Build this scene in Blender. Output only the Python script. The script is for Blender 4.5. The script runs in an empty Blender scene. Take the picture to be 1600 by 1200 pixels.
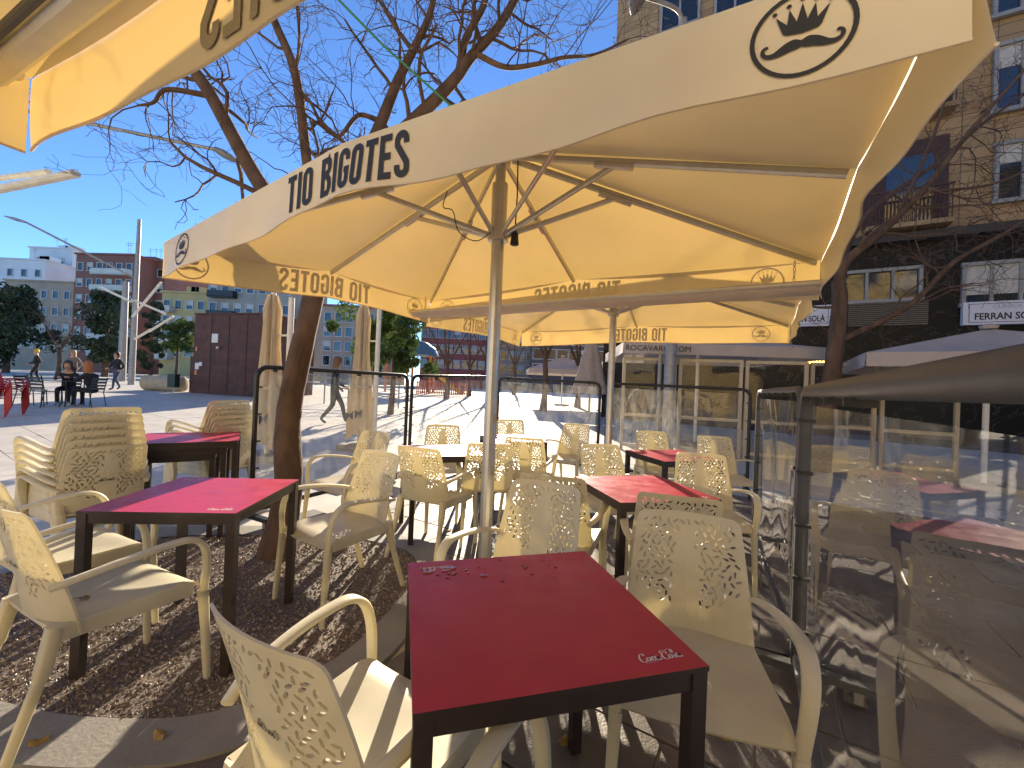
import bpy, math, random
import numpy as np
from mathutils import Vector, Matrix
from mathutils.geometry import delaunay_2d_cdt, tessellate_polygon
random.seed(7)
S = bpy.context.scene
COL = S.collection
rad = math.radians
# ------------------------------------------------------------------ camera
FPX, PITCH, ROLL, CH = 640.0, .006, .042, 1.34
_f = Vector((0, math.cos(PITCH), math.sin(PITCH)))
_u0 = Vector((0, -math.sin(PITCH), math.cos(PITCH))); _r0 = Vector((1, 0, 0))
_r = math.cos(ROLL)*_r0 + math.sin(ROLL)*_u0
_u = -math.sin(ROLL)*_r0 + math.cos(ROLL)*_u0
cd = bpy.data.cameras.new('camera'); cam = bpy.data.objects.new('camera', cd); COL.objects.link(cam)
cd.sensor_width = 36; cd.lens = FPX/1600*36; cd.clip_end = 2000; cd.clip_start = .02
M = Matrix((( _r.x, _u.x, -_f.x, 0), (_r.y, _u.y, -_f.y, 0), (_r.z, _u.z, -_f.z, CH), (0, 0, 0, 1)))
cam.matrix_world = M
S.camera = cam
# ------------------------------------------------------------------ light
SUN_EL, SUN_AZ = 18.5, -1.5          # degrees; azimuth from +Y, positive to the right
w = bpy.data.worlds.new('World'); S.world = w; w.use_nodes = True
wn = w.node_tree.nodes; wl = w.node_tree.links
sky = wn.new('ShaderNodeTexSky'); sky.sky_type = 'NISHITA'; sky.sun_disc = False
sky.sun_elevation = rad(SUN_EL); sky.sun_rotation = rad(SUN_AZ)
sky.air_density = .8; sky.dust_density = .0; sky.ozone_density = 8.0; sky.altitude = 1200
wl.new(sky.outputs[0], wn['Background'].inputs[0]); wn['Background'].inputs[1].default_value = .14
sd = bpy.data.lights.new('sun', 'SUN'); sd.energy = 4.8; sd.angle = rad(.5); sd.color = (1, .93, .82)
so = bpy.data.objects.new('sun', sd); COL.objects.link(so)
sv = Vector((math.sin(rad(SUN_AZ))*math.cos(rad(SUN_EL)), math.cos(rad(SUN_AZ))*math.cos(rad(SUN_EL)), math.sin(rad(SUN_EL))))
so.rotation_euler = sv.to_track_quat('Z', 'Y').to_euler(); so.location = (0, 0, 30)
S.view_settings.view_transform = 'Standard'; S.view_settings.look = 'None'
S.view_settings.exposure = 1.27; S.view_settings.gamma = 1.0
S.view_settings.use_white_balance = True; S.view_settings.white_balance_temperature = 7700; S.view_settings.white_balance_tint = 10
# ------------------------------------------------------------------ pixel helpers (photograph measurements -> metres)
def ray(x, y): return _f + (x-800)/FPX*_r + (600-y)/FPX*_u
def at(x, y, Y):
    d = ray(x, y); return Vector((0, 0, CH)) + d*(Y/d.y)
def Zp(x, y, z):
    d = ray(x, y); return Vector((0, 0, CH)) + d*((z-CH)/d.z)
def gz(x, y):
    t = min(max(y-4.5, 0), 24); return .03*t*min(1, t/3)
def sm(t): return t*t*(3-2*t)
# ------------------------------------------------------------------ materials
MATS = {}
def mat(name, col, rough=.6, var=.12, scale=8, bump=.0, bscale=60, metal=0, spec=.5, trans=0, tcol=None, coat=0, emit=0, stretch=None):
    if name in MATS: return MATS[name]
    m = bpy.data.materials.new(name); m.use_nodes = True; MATS[name] = m
    n = m.node_tree.nodes; l = m.node_tree.links; b = n['Principled BSDF']; out = n['Material Output']
    tc = n.new('ShaderNodeTexCoord'); src = tc.outputs['Object']
    if stretch:
        mp = n.new('ShaderNodeMapping'); mp.inputs['Scale'].default_value = stretch; l.new(src, mp.inputs[0]); src = mp.outputs[0]
    nz = n.new('ShaderNodeTexNoise'); nz.inputs['Scale'].default_value = scale; nz.inputs['Detail'].default_value = 6; l.new(src, nz.inputs['Vector'])
    rp = n.new('ShaderNodeValToRGB'); rp.color_ramp.elements[0].position = .3; rp.color_ramp.elements[1].position = .7
    lo = [max(0, c*(1-var)) for c in col]; hi = [min(1, c*(1+var)) for c in col]
    rp.color_ramp.elements[0].color = (*lo, 1); rp.color_ramp.elements[1].color = (*hi, 1)
    l.new(nz.outputs[0], rp.inputs[0]); l.new(rp.outputs[0], b.inputs['Base Color'])
    b.inputs['Roughness'].default_value = rough; b.inputs['Metallic'].default_value = metal
    b.inputs['Specular IOR Level'].default_value = spec; b.inputs['Coat Weight'].default_value = coat
    if bump:
        n2 = n.new('ShaderNodeTexNoise'); n2.inputs['Scale'].default_value = bscale; n2.inputs['Detail'].default_value = 5; l.new(src, n2.inputs['Vector'])
        bp = n.new('ShaderNodeBump'); bp.inputs['Strength'].default_value = bump; bp.inputs['Distance'].default_value = .01
        l.new(n2.outputs[0], bp.inputs['Height']); l.new(bp.outputs[0], b.inputs['Normal'])
    if emit:
        b.inputs['Emission Color'].default_value = (*col, 1); b.inputs['Emission Strength'].default_value = emit
    if trans:
        t = n.new('ShaderNodeBsdfTranslucent'); t.inputs[0].default_value = (*(tcol or col), 1)
        mx = n.new('ShaderNodeMixShader'); mx.inputs[0].default_value = trans
        l.new(b.outputs[0], mx.inputs[1]); l.new(t.outputs[0], mx.inputs[2]); l.new(mx.outputs[0], out.inputs[0])
    return m
canvas = mat('canvas', (.85, .75, .53), .36, .17, 1.3, .55, 5, spec=.5, trans=.24, tcol=(.82, .53, .16))
beige_canvas = mat('beige_canvas', (.70, .60, .44), .8, .1, 4, .2, 20, trans=.4, tcol=(.75, .62, .42))
white_canvas = mat('white_canvas', (.50, .43, .39), .8, .08, 3, trans=.12)
plastic = mat('cream_plastic', (.83, .77, .60), .38, .12, 6, .05, 200, spec=.4, trans=.32, tcol=(.82, .74, .50))
red_hpl = mat('red_laminate', (.50, .022, .06), .40, .08, 9, .03, 300, spec=.36)
rn = red_hpl.node_tree.nodes; rl_ = red_hpl.node_tree.links; q1 = rn.new('ShaderNodeTexNoise'); q1.inputs['Scale'].default_value = 7; q1.inputs['Detail'].default_value = 9; q1.inputs['Roughness'].default_value = .7
q2 = rn.new('ShaderNodeMapRange'); q2.inputs[1].default_value = .35; q2.inputs[2].default_value = .7; q2.inputs[3].default_value = .30; q2.inputs[4].default_value = .52; rl_.new(q1.outputs[0], q2.inputs[0]); rl_.new(q2.outputs[0], rn['Principled BSDF'].inputs['Roughness'])
brown_metal = mat('brown_powder_coat', (.03, .018, .016), .45, .15, 30, .05, 300)
black_metal = mat('black_powder_coat', (.018, .018, .019), .4, .2, 30)
grey_metal = mat('grey_powder_coat', (.080, .081, .085), .5, .12, 20, .05, 300, spec=.35)
alu = mat('aluminium', (.62, .60, .56), .38, .06, 20, metal=.75)
steel = mat('galvanised_steel', (.30, .295, .28), .5, .2, 12, metal=.35)
white_paint = mat('white_paint', (.75, .74, .70), .5, .06, 8)
black_print = mat('black_print', (.02, .019, .018), .6, .1)
white_print = mat('white_print', (.8, .72, .70), .5, .03)
bark = mat('bark', (.115, .068, .042), .9, .4, 9, .9, 38, stretch=(1, 1, .3))
twigm = mat('twig_bark', (.10, .058, .042), .9, .3, 9)
plaza_m = mat('plaza_stone', (.50, .46, .40), .75, .14, 2.5, .25, 70)
slab_m = mat('pale_slab', (.51, .47, .41), .7, .12, 3, .25, 80)
tile_m = mat('terrace_slab', (.135, .11, .09), .55, .3, 4, .3, 90)
tile_m2 = mat('terrace_slab_worn', (.18, .15, .125), .6, .3, 5, .3, 90)
conc_m = mat('concrete', (.27, .25, .225), .7, .2, 3, .3, 60)
gravel_m = mat('gravel', (.15, .11, .085), .7, .5, 60, .6, 120)
chip_m = mat('gravel_chip', (.21, .16, .125), .5, .5, 25)
chip_m2 = mat('gravel_chip_pale', (.36, .30, .26), .35, .4, 25)
black_rub = mat('black_rubber', (.02, .02, .02), .6, .1)
glass_dark = mat('window_glass', (.02, .025, .03), .06, .2, 2, spec=.9)
green_rope = mat('green_rope', (.02, .19, .08), .5, .1)
corten = mat('corten_steel', (.10, .042, .03), .7, .3, 3, .2, 30)
leaf_d = mat('dark_leaf', (.035, .06, .022), .5, .4, 2)
leaf_m = mat('glossy_leaf', (.06, .095, .025), .35, .4, 2, trans=.2, tcol=(.15, .25, .03))
leaf_o = mat('orange_tree_leaf', (.08, .12, .03), .5, .4, 2, trans=.2, tcol=(.15, .22, .03))
def vinyl(name='clear_vinyl', haze=.022):
    m = bpy.data.materials.new(name); m.use_nodes = True; n = m.node_tree.nodes; l = m.node_tree.links
    n.remove(n['Principled BSDF']); out = n['Material Output']
    tr = n.new('ShaderNodeBsdfTransparent'); tr.inputs[0].default_value = (.97, .97, .96, 1)
    gl = n.new('ShaderNodeBsdfGlossy'); gl.inputs['Roughness'].default_value = .025; gl.inputs[0].default_value = (.95, .95, .95, 1)
    tc = n.new('ShaderNodeTexCoord')
    wv = n.new('ShaderNodeTexNoise'); wv.inputs['Scale'].default_value = 2.2; wv.inputs['Detail'].default_value = 2; l.new(tc.outputs['Object'], wv.inputs[0])
    bp = n.new('ShaderNodeBump'); bp.inputs['Strength'].default_value = .15; bp.inputs['Distance'].default_value = .02
    l.new(wv.outputs[0], bp.inputs['Height']); l.new(bp.outputs[0], gl.inputs['Normal'])
    fr = n.new('ShaderNodeFresnel'); ge = n.new('ShaderNodeNewGeometry'); io = n.new('ShaderNodeMapRange'); io.inputs[3].default_value = 1.5; io.inputs[4].default_value = 1/1.5; l.new(ge.outputs['Backfacing'], io.inputs[0]); l.new(io.outputs[0], fr.inputs[0])
    m1 = n.new('ShaderNodeMixShader'); l.new(fr.outputs[0], m1.inputs[0]); l.new(tr.outputs[0], m1.inputs[1]); l.new(gl.outputs[0], m1.inputs[2])
    df = n.new('ShaderNodeBsdfDiffuse'); df.inputs[0].default_value = (.75, .74, .72, 1)
    tl = n.new('ShaderNodeBsdfTranslucent'); tl.inputs[0].default_value = (.75, .74, .72, 1)
    ad = n.new('ShaderNodeMixShader'); ad.inputs[0].default_value = .5; l.new(df.outputs[0], ad.inputs[1]); l.new(tl.outputs[0], ad.inputs[2])
    mp = n.new('ShaderNodeMapping'); mp.inputs['Scale'].default_value = (3, 3, .7); mp.inputs['Rotation'].default_value = (.5, .3, 0); l.new(tc.outputs['Object'], mp.inputs[0])
    nz = n.new('ShaderNodeTexNoise'); nz.inputs['Scale'].default_value = 5; nz.inputs['Detail'].default_value = 9; nz.inputs['Roughness'].default_value = .72; l.new(mp.outputs[0], nz.inputs[0])
    rg = n.new('ShaderNodeMapRange'); rg.inputs[1].default_value = .42; rg.inputs[2].default_value = .75; rg.inputs[3].default_value = haze*.35; rg.inputs[4].default_value = haze*3.2
    l.new(nz.outputs[0], rg.inputs[0])
    m2 = n.new('ShaderNodeMixShader'); l.new(rg.outputs[0], m2.inputs[0]); l.new(m1.outputs[0], m2.inputs[1]); l.new(ad.outputs[0], m2.inputs[2]); l.new(m2.outputs[0], out.inputs[0])
    return m
vinyl_m = vinyl(); vinyl_f = vinyl('dusty_vinyl', .07)
def brickmat(name, c1, c2, mortar, sc, bw=.5, rh=.25):
    m = bpy.data.materials.new(name); m.use_nodes = True; n = m.node_tree.nodes; l = m.node_tree.links; b = n['Principled BSDF']
    tc = n.new('ShaderNodeTexCoord'); sp = n.new('ShaderNodeSeparateXYZ'); cb = n.new('ShaderNodeCombineXYZ'); l.new(tc.outputs['Object'], sp.inputs[0])
    ad = n.new('ShaderNodeMath'); ad.operation = 'ADD'; l.new(sp.outputs[0], ad.inputs[0]); l.new(sp.outputs[1], ad.inputs[1])
    l.new(ad.outputs[0], cb.inputs[0]); l.new(sp.outputs[2], cb.inputs[1])
    br = n.new('ShaderNodeTexBrick'); br.inputs['Scale'].default_value = sc; br.inputs['Color1'].default_value = (*c1, 1); br.inputs['Color2'].default_value = (*c2, 1); br.inputs['Mortar'].default_value = (*mortar, 1)
    br.inputs['Mortar Size'].default_value = .012; br.inputs['Brick Width'].default_value = bw; br.inputs['Row Height'].default_value = rh; br.offset = 0
    l.new(cb.outputs[0], br.inputs[0]); l.new(br.outputs[0], b.inputs['Base Color']); b.inputs['Roughness'].default_value = .7
    bp = n.new('ShaderNodeBump'); bp.inputs['Strength'].default_value = .4; bp.inputs['Distance'].default_value = .01; bp.invert = True
    l.new(br.outputs[1], bp.inputs['Height']); l.new(bp.outputs[0], b.inputs['Normal'])
    return m
# ------------------------------------------------------------------ mesh building
class MB:
    def __init__(s): s.v = []; s.f = []; s.mi = []; s.cur = 0
    def add(s, vs, fs):
        o = len(s.v); s.v += [tuple(p) for p in vs]
        for f in fs: s.f.append(tuple(i+o for i in f)); s.mi.append(s.cur)
    def box(s, c, size, rz=0, top=1.0):
        hx, hy, hz = size[0]/2, size[1]/2, size[2]/2; c0, s0 = math.cos(rz), math.sin(rz); vs = []
        for k in (-1, 1):
            q = top if k > 0 else 1
            for i, j in ((-1, -1), (1, -1), (1, 1), (-1, 1)):
                x, y = i*hx*q, j*hy*q; vs.append((c[0]+x*c0-y*s0, c[1]+x*s0+y*c0, c[2]+k*hz))
        s.add(vs, [(3, 2, 1, 0), (4, 5, 6, 7), (0, 1, 5, 4), (1, 2, 6, 5), (2, 3, 7, 6), (3, 0, 4, 7)]); return s
    def sweep(s, path, ws, ts, side=None, n=0, caps=True):
        """rounded-rectangle (n=0) or n-gon section along path; ws/ts width (along side) and thickness per point"""
        path = [Vector(p) for p in path]; N = len(path); rings = []
        if not hasattr(ws, '__len__'): ws = [ws]*N
        if not hasattr(ts, '__len__'): ts = [ts]*N
        prev = None
        for i, p in enumerate(path):
            t = (path[min(i+1, N-1)]-path[max(i-1, 0)]).normalized()
            if side is not None: a = Vector(side)
            elif prev is not None: a = prev
            else: a = Vector((0, 0, 1)).cross(t) if abs(t.z) < .95 else Vector((1, 0, 0))
            a = (a - t*a.dot(t)).normalized(); prev = a; b = t.cross(a)
            if n: sec = [(math.cos(2*math.pi*k/n)/2, math.sin(2*math.pi*k/n)/2) for k in range(n)]
            else: sec = [(.5, -.25), (.5, .25), (.3, .5), (-.3, .5), (-.5, .25), (-.5, -.25), (-.3, -.5), (.3, -.5)]
            rings.append([p + a*(x*ws[i]) + b*(y*ts[i]) for x, y in sec])
        k = len(rings[0]); vs = [q for r in rings for q in r]; fs = []
        for i in range(N-1):
            for j in range(k): fs.append((i*k+j, i*k+(j+1) % k, (i+1)*k+(j+1) % k, (i+1)*k+j))
        if caps: fs.append(tuple(range(k-1, -1, -1))); fs.append(tuple((N-1)*k+j for j in range(k)))
        s.add(vs, fs); return s
    def tube(s, path, r, n=8):
        d = [2*q for q in r] if hasattr(r, '__len__') else 2*r
        return s.sweep(path, d, d, n=n)
    def beam(s, p, q, wd, th, side=None): return s.sweep([p, q], wd, th, side)
    def grid(s, fn, nu, nv, thick=0):
        P = [[Vector(fn(i/nu, j/nv)) for j in range(nv+1)] for i in range(nu+1)]
        idx = lambda i, j: i*(nv+1)+j
        fs = [(idx(i, j), idx(i+1, j), idx(i+1, j+1), idx(i, j+1)) for i in range(nu) for j in range(nv)]
        vs = [q for r in P for q in r]
        if not thick: s.add(vs, fs); return s
        nr = [Vector() for _ in vs]
        for f in fs:
            nn = (vs[f[2]]-vs[f[0]]).cross(vs[f[3]]-vs[f[1]])
            for i in f: nr[i] += nn
        N = len(vs); lo = [v - nr[i].normalized()*thick for i, v in enumerate(vs)]
        ff = list(fs) + [tuple(i+N for i in reversed(f)) for f in fs]
        bd = [idx(i, 0) for i in range(nu+1)] + [idx(nu, j) for j in range(1, nv+1)] + [idx(i, nv) for i in range(nu-1, -1, -1)] + [idx(0, j) for j in range(nv-1, 0, -1)]
        for a, b in zip(bd, bd[1:]+bd[:1]): ff.append((b, a, a+N, b+N))
        s.add(vs+lo, ff); return s
    def lathe(s, prof, n=12, c=(0, 0, 0)):
        vs = []; fs = []
        for r, z in prof:
            for k in range(n): a = 2*math.pi*k/n; vs.append((c[0]+r*math.cos(a), c[1]+r*math.sin(a), c[2]+z))
        for i in range(len(prof)-1):
            for k in range(n): fs.append((i*n+k, i*n+(k+1) % n, (i+1)*n+(k+1) % n, (i+1)*n+k))
        fs.append(tuple(range(n-1, -1, -1))); fs.append(tuple((len(prof)-1)*n+k for k in range(n)))
        s.add(vs, fs); return s
    def mesh(s, name, mats, smooth=False):
        me = bpy.data.meshes.new(name); me.from_pydata(s.v, [], s.f)
        for m in (mats if isinstance(mats, (list, tuple)) else [mats]): me.materials.append(m)
        if any(s.mi): me.polygons.foreach_set('material_index', s.mi)
        if smooth:
            me.polygons.foreach_set('use_smooth', [True]*len(me.polygons))
            try: me.set_sharp_from_angle(angle=rad(50))
            except Exception: pass
        me.update(); return me
    def build(s, name, mats, parent=None, smooth=False):
        return obj(name, s.mesh(name, mats, smooth), parent)
def obj(name, me, parent=None):
    o = bpy.data.objects.new(name, me); COL.objects.link(o)
    if parent is not None: o.parent = parent
    return o
def tag(o, label, cat, group=None):
    o['label'] = label; o['category'] = cat
    if group: o['group'] = group
    return o
def thing(name, label, cat, loc=(0, 0, 0), rz=0, group=None):
    o = bpy.data.objects.new(name, None); COL.objects.link(o); o.location = loc; o.rotation_euler = (0, 0, rz); o.empty_display_size = .1
    return tag(o, label, cat, group)
def struct(o): o['kind'] = 'structure'; return o
def stuff(o): o['kind'] = 'stuff'; return o
def copy_tree(o, parent=None):
    c = o.copy(); COL.objects.link(c); c.parent = parent
    for ch in o.children: copy_tree(ch, c)
    return c
def crm(pts, n=6):
    P = [Vector(p) for p in pts]; P = [2*P[0]-P[1]] + P + [2*P[-1]-P[-2]]; out = []
    for i in range(1, len(P)-2):
        for k in range(n):
            t = k/n; a, b, c, d = P[i-1], P[i], P[i+1], P[i+2]
            out.append(.5*((2*b) + (c-a)*t + (2*a-5*b+4*c-d)*t*t + (3*b-a-3*c+d)*t**3))
    out.append(P[-2]); return out
# ------------------------------------------------------------------ flat lettering: strokes in 2D mapped onto a surface
def ribbon2(pts, wd, closed=False):
    n = len(pts); L = []; R_ = []
    for i in range(n):
        a = pts[(i-1) % n] if closed or i > 0 else None; b = pts[i]; c = pts[(i+1) % n] if closed or i < n-1 else None
        d1 = Vector((b[0]-a[0], b[1]-a[1])).normalized() if a else None
        d2 = Vector((c[0]-b[0], c[1]-b[1])).normalized() if c else None
        d1 = d1 or d2; d2 = d2 or d1; t = (d1+d2); t = t.normalized() if t.length > 1e-6 else d1
        nn = Vector((-t.y, t.x)); k = 1/max(.45, nn.dot(Vector((-d1.y, d1.x)))); ww = (wd[i] if hasattr(wd, '__len__') else wd)/2
        L.append((b[0]+nn.x*ww*k, b[1]+nn.y*ww*k)); R_.append((b[0]-nn.x*ww*k, b[1]-nn.y*ww*k))
    v = L+R_; m = n if closed else n-1
    return v, [(i, (i+1) % n, (i+1) % n+n, i+n) for i in range(m)]
def poly2(pts):
    t = tessellate_polygon([[Vector((p[0], p[1], 0)) for p in pts]]); return list(pts), [tuple(x) for x in t]
def rrect(x0, y0, x1, y1, r, n=4):
    o = []
    for cx, cy, a in ((x1-r, y1-r, 0), (x0+r, y1-r, 90), (x0+r, y0+r, 180), (x1-r, y0+r, 270)):
        for k in range(n+1): q = rad(a+90*k/n); o.append((cx+r*math.cos(q), cy+r*math.sin(q)))
    return o
def arc2(cx, cy, rx, ry, a0, a1, n=8): return [(cx+rx*math.cos(rad(a0+(a1-a0)*k/n)), cy+ry*math.sin(rad(a0+(a1-a0)*k/n))) for k in range(n+1)]
SW = .155
def letter(ch):
    h = SW/2; W = .42; a, b = h, W-h
    if ch == 'T': return [([(0, 1-h), (.4, 1-h)], 0), ([(.2, 1-SW), (.2, 0)], 0)], .4
    if ch == 'I': return [([(h, 0), (h, 1)], 0)], SW
    if ch == 'O': return [(rrect(a, h, b, 1-h, .12), 1)], W
    if ch == 'B': return [([(h, 0), (h, 1)], 0), ([(SW, 1-h), (.25, 1-h)]+arc2(.25, .76, b-.25, .24-h, 90, -90)+[(.25, .52), (SW, .52)], 0), ([(SW, h), (.26, h)]+arc2(.26, .27, b-.25, .27-h, -90, 90), 0)], W
    if ch == 'G': return [([(b, .70)]+arc2(.21, .80, b-.21, .2-h, 0, 180)+arc2(.21, .2, b-.21, .2-h, 180, 360)+[(b, .46), (.22, .46)], 0)], W
    if ch == 'E': return [([(h, 0), (h, 1)], 0), ([(SW, 1-h), (.37, 1-h)], 0), ([(SW, .51), (.34, .51)], 0), ([(SW, h), (.37, h)], 0)], .38
    if ch == 'S': return [([(b, .72)]+arc2(.21, .80, b-.21, .2-h, 0, 180)+[(a, .70), (b, .32)]+arc2(.21, .2, b-.21, .2-h, 0, -180)+[(a, .28)], 0)], W
    return [], .22
def text2(word, gap=.075):
    shapes = []; x = 0
    for ch in word:
        st, wd = letter(ch)
        for p, c in st: v, f = ribbon2(p, SW, bool(c)); shapes.append(([(q[0]+x, q[1]) for q in v], f))
        x += wd+gap
    return shapes, x-gap
def logo2():
    """ring, crown and moustache in a unit circle"""
    sh = [ribbon2(arc2(0, 0, .95, .95, 0, 360, 40)[:-1], .10, True)]
    sh.append(poly2([(-.36, .10), (-.30, .04), (0, -.0), (.30, .04), (.36, .10), (.50, .52), (.28, .28), (.24, .62), (.10, .30), (0, .70), (-.10, .30), (-.24, .62), (-.28, .28), (-.50, .52)]))
    for x, y in ((-.52, .60), (-.25, .70), (0, .79), (.25, .70), (.52, .60)): sh.append(poly2(arc2(x, y, .05, .05, 0, 360, 8)[:-1]))
    top = crm([(0, -.16), (.14, -.10), (.32, -.16), (.52, -.30), (.66, -.30), (.70, -.20), (.62, -.16), (.66, -.10), (.76, -.16), (.77, -.30), (.64, -.42), (.42, -.42), (.2, -.36), (.08, -.34), (0, -.30)], 3)
    pl = [(p.x, p.y) for p in [Vector((q.x, q.y)) for q in top]]
    sh.append(poly2(pl)); sh.append(poly2([(-x, y) for x, y in pl]))
    return sh
def script2():
    """flowing script word mark, cap height 1"""
    def st(pts, wmin=.055, wmax=.15):
        P = [(p.x, p.y) for p in crm([Vector((x, y, 0)) for x, y in pts], 5)]; ws = []
        for i in range(len(P)):
            a = P[max(i-1, 0)]; b = P[min(i+1, len(P)-1)]; d = Vector((b[0]-a[0], b[1]-a[1])); d = d.normalized() if d.length else Vector((1, 0))
            ws.append(wmin+(wmax-wmin)*abs(d.y)**1.5)
        return ribbon2(P, ws)
    sh = []
    def O(x): sh.append(st([(x+.20, .50), (x+.06, .36), (x+.05, .14), (x+.16, .03), (x+.30, .14), (x+.32, .36), (x+.20, .50), (x+.30, .46), (x+.46, .46)]))
    def A(x):
        sh.append(st([(x+.34, .46), (x+.18, .50), (x+.05, .32), (x+.06, .08), (x+.17, .04), (x+.30, .22), (x+.36, .48)])); sh.append(st([(x+.36, .48), (x+.31, .16), (x+.40, .03), (x+.54, .16)]))
    sh.append(st([(.56, .70), (.62, .86), (.48, .95), (.24, .80), (.08, .45), (.10, .12), (.32, .0), (.58, .14)]))
    sh.append(st([(.30, .02), (.50, -.16), (.85, -.10), (1.2, -.18)], .02, .06))
    O(.60); sh.append(st([(1.36, .38), (1.26, .50), (1.12, .36), (1.10, .12), (1.22, .03), (1.40, .14)])); A(1.36); sh.append(([(1.92, .28), (2.06, .30), (2.06, .38), (1.92, .36)], [(0, 1, 2, 3)]))
    sh.append(st([(2.62, .62), (2.70, .80), (2.52, .86), (2.26, .70), (2.12, .40), (2.16, .10), (2.38, .0), (2.62, .14)]))
    sh.append(st([(2.12, .78), (2.35, 1.05), (2.7, .98), (3.05, 1.12), (3.4, .98)], .03, .12))
    O(2.62); sh.append(st([(3.10, .40), (3.26, .70), (3.32, .95), (3.22, 1.0), (3.16, .70), (3.16, .15), (3.26, .03), (3.38, .16)])); A(3.32)
    return sh
def decal(name, shapes, mp, m, parent):
    b = MB()
    for v, f in shapes: b.add([mp(x, y) for x, y in v], f)
    return b.build(name, m, parent)
TXT, TXTW = text2('TIO BIGOTES'); LOGO = logo2(); SCRIPT = script2()
def fontmesh(body, size, bold=.0, xs=1.0):
    c = bpy.data.curves.new('t', 'FONT'); c.body = body; c.size = size; c.offset = bold; c.align_x = 'CENTER'; c.align_y = 'CENTER'; c.resolution_u = 3
    o = bpy.data.objects.new('t', c); COL.objects.link(o); bpy.context.view_layer.update()
    me = bpy.data.meshes.new_from_object(o.evaluated_get(bpy.context.evaluated_depsgraph_get())); bpy.data.objects.remove(o)
    for v in me.vertices: v.co.x *= xs
    return me
# ------------------------------------------------------------------ ground
YAW = rad(-32)
E1 = Vector((math.cos(YAW), math.sin(YAW), 0)); E2 = Vector((-math.sin(YAW), math.cos(YAW), 0))
xs = [-160, -100, -60, -40] + [x for x in range(-30, 31, 3)] + [40, 60, 100, 160]
ys = [-40, -10, 0, 2, 4, 4.5] + [5+.5*k for k in range(8)] + [9+2*k for k in range(11)] + [33, 40, 60, 90, 150, 400]
g = MB(); g.add([(x, y, gz(x, y)-.014) for x in xs for y in ys], [(i*len(ys)+j, (i+1)*len(ys)+j, (i+1)*len(ys)+j+1, i*len(ys)+j+1) for i in range(len(xs)-1) for j in range(len(ys)-1)])
plaza = struct(g.build('plaza_ground', plaza_m, smooth=True))
def inside(p, poly):
    c = False; n = len(poly)
    for i in range(n):
        a, b = poly[i], poly[(i+1) % n]
        if (a[1] > p[1]) != (b[1] > p[1]) and p[0] < (b[0]-a[0])*(p[1]-a[1])/(b[1]-a[1])+a[0]: c = not c
    return c
TERR = [(-2.5, 3.0), (-2.1, 3.75), (-1.25, 5.35), (-.25, 7.05), (3.4, 5.5), (6.2, 4.3), (5.0, 1.2), (2.2, -.6), (-3.0, -.4), (-3.2, 1.2)]
PIT = [tuple(Zp(x, y, 0).xy) for x, y in ((-60, 1060), (40, 1110), (190, 1128), (330, 1118), (450, 1072), (560, 1005), (648, 905), (632, 862), (520, 838), (430, 838), (250, 842), (80, 880), (-60, 930))]
PIT = [(p.x, p.y) for p in crm([Vector((*q, 0)) for q in PIT[-1:]+PIT+PIT[:1]], 4)[4:-4]][:-1]
def slab_obj(name, a, b, la, lb, par, m, top=0, th=.03, gap=.006):
    vs = []
    for zz in (0, 1):
        for i, j in ((0, 0), (1, 0), (1, 1), (0, 1)):
            p = E1*(a+(gap if i == 0 else la-gap)) + E2*(b+(gap if j == 0 else lb-gap))
            vs.append((p.x, p.y, gz(p.x, p.y)+top-(th if zz == 0 else 0)))
    q = MB(); q.add(vs, [(3, 2, 1, 0), (4, 5, 6, 7), (0, 1, 5, 4), (1, 2, 6, 5), (2, 3, 7, 6), (3, 0, 4, 7)]); return q.build(name, m, par)
tp = struct(MB().box((0, 0, -.04), (.02, .02, .01)).build('terrace_paving', tile_m))
n = 0
for i in range(-16, 16):
    for j in range(-12, 24):
        p = E1*((i+.5)*.6+(.3 if j % 2 else 0))+E2*((j+.5)*.42)
        if inside(p.xy, TERR) and not inside(p.xy, PIT) and p.y > .3 and abs(p.x) < 1.3*p.y+.6:
            slab_obj('slab', i*.6+(.3 if j % 2 else 0), j*.42, .6, .42, tp, random.choice((tile_m, tile_m, tile_m2)), top=random.uniform(-.002, .002)); n += 1
n = 0
for j in range(-10, 60):
    for i in range(-30, 30):
        a, b = i*1.2+(.6 if j % 2 else 0), j*.6
        p = E1*(a+.6)+E2*(b+.3)
        if not inside(p.xy, TERR) and not inside(p.xy, PIT) and 1.4 < p.y < 12 and abs(p.x) < 1.3*p.y+.4 and n < 299:
            if any(inside((E1*(a+u*1.2)+E2*(b+v*.6)).xy, TERR) for u, v in ((.05, .05), (.95, .05), (.05, .95), (.95, .95))): continue
            slab_obj('paving_slab', a, b, 1.2, .6, plaza, slab_m, top=random.uniform(-.002, .002)-.002, th=.02, gap=.005); n += 1
# gravel pit round the tree
pb = MB(); v, f = poly2(PIT); pb.add([(x, y, .008) for x, y in v], f)
pit = pb.build('tree_pit', gravel_m); struct(pit)
kb = MB(); rim = PIT + PIT[:1]
cx, cy = sum(p[0] for p in PIT)/len(PIT), sum(p[1] for p in PIT)/len(PIT)
vi = [(x, y, .014) for x, y in PIT]; vo = [(cx+(x-cx)*1.22, cy+(y-cy)*1.22, .014) for x, y in PIT]; vb = [(x, y, -.02) for x, y, z in vo]; N = len(PIT)
kb.add(vi+vo+vb, [(i, (i+1) % N, (i+1) % N+N, i+N) for i in range(N)] + [(i+N, (i+1) % N+N, (i+1) % N+2*N, i+2*N) for i in range(N)])
struct(kb.build('concrete_kerb', conc_m))
rng = np.random.default_rng(3); gb = MB()
bx = [min(p[0] for p in PIT), max(p[0] for p in PIT), min(p[1] for p in PIT), max(p[1] for p in PIT)]
cnt = 0
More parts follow.
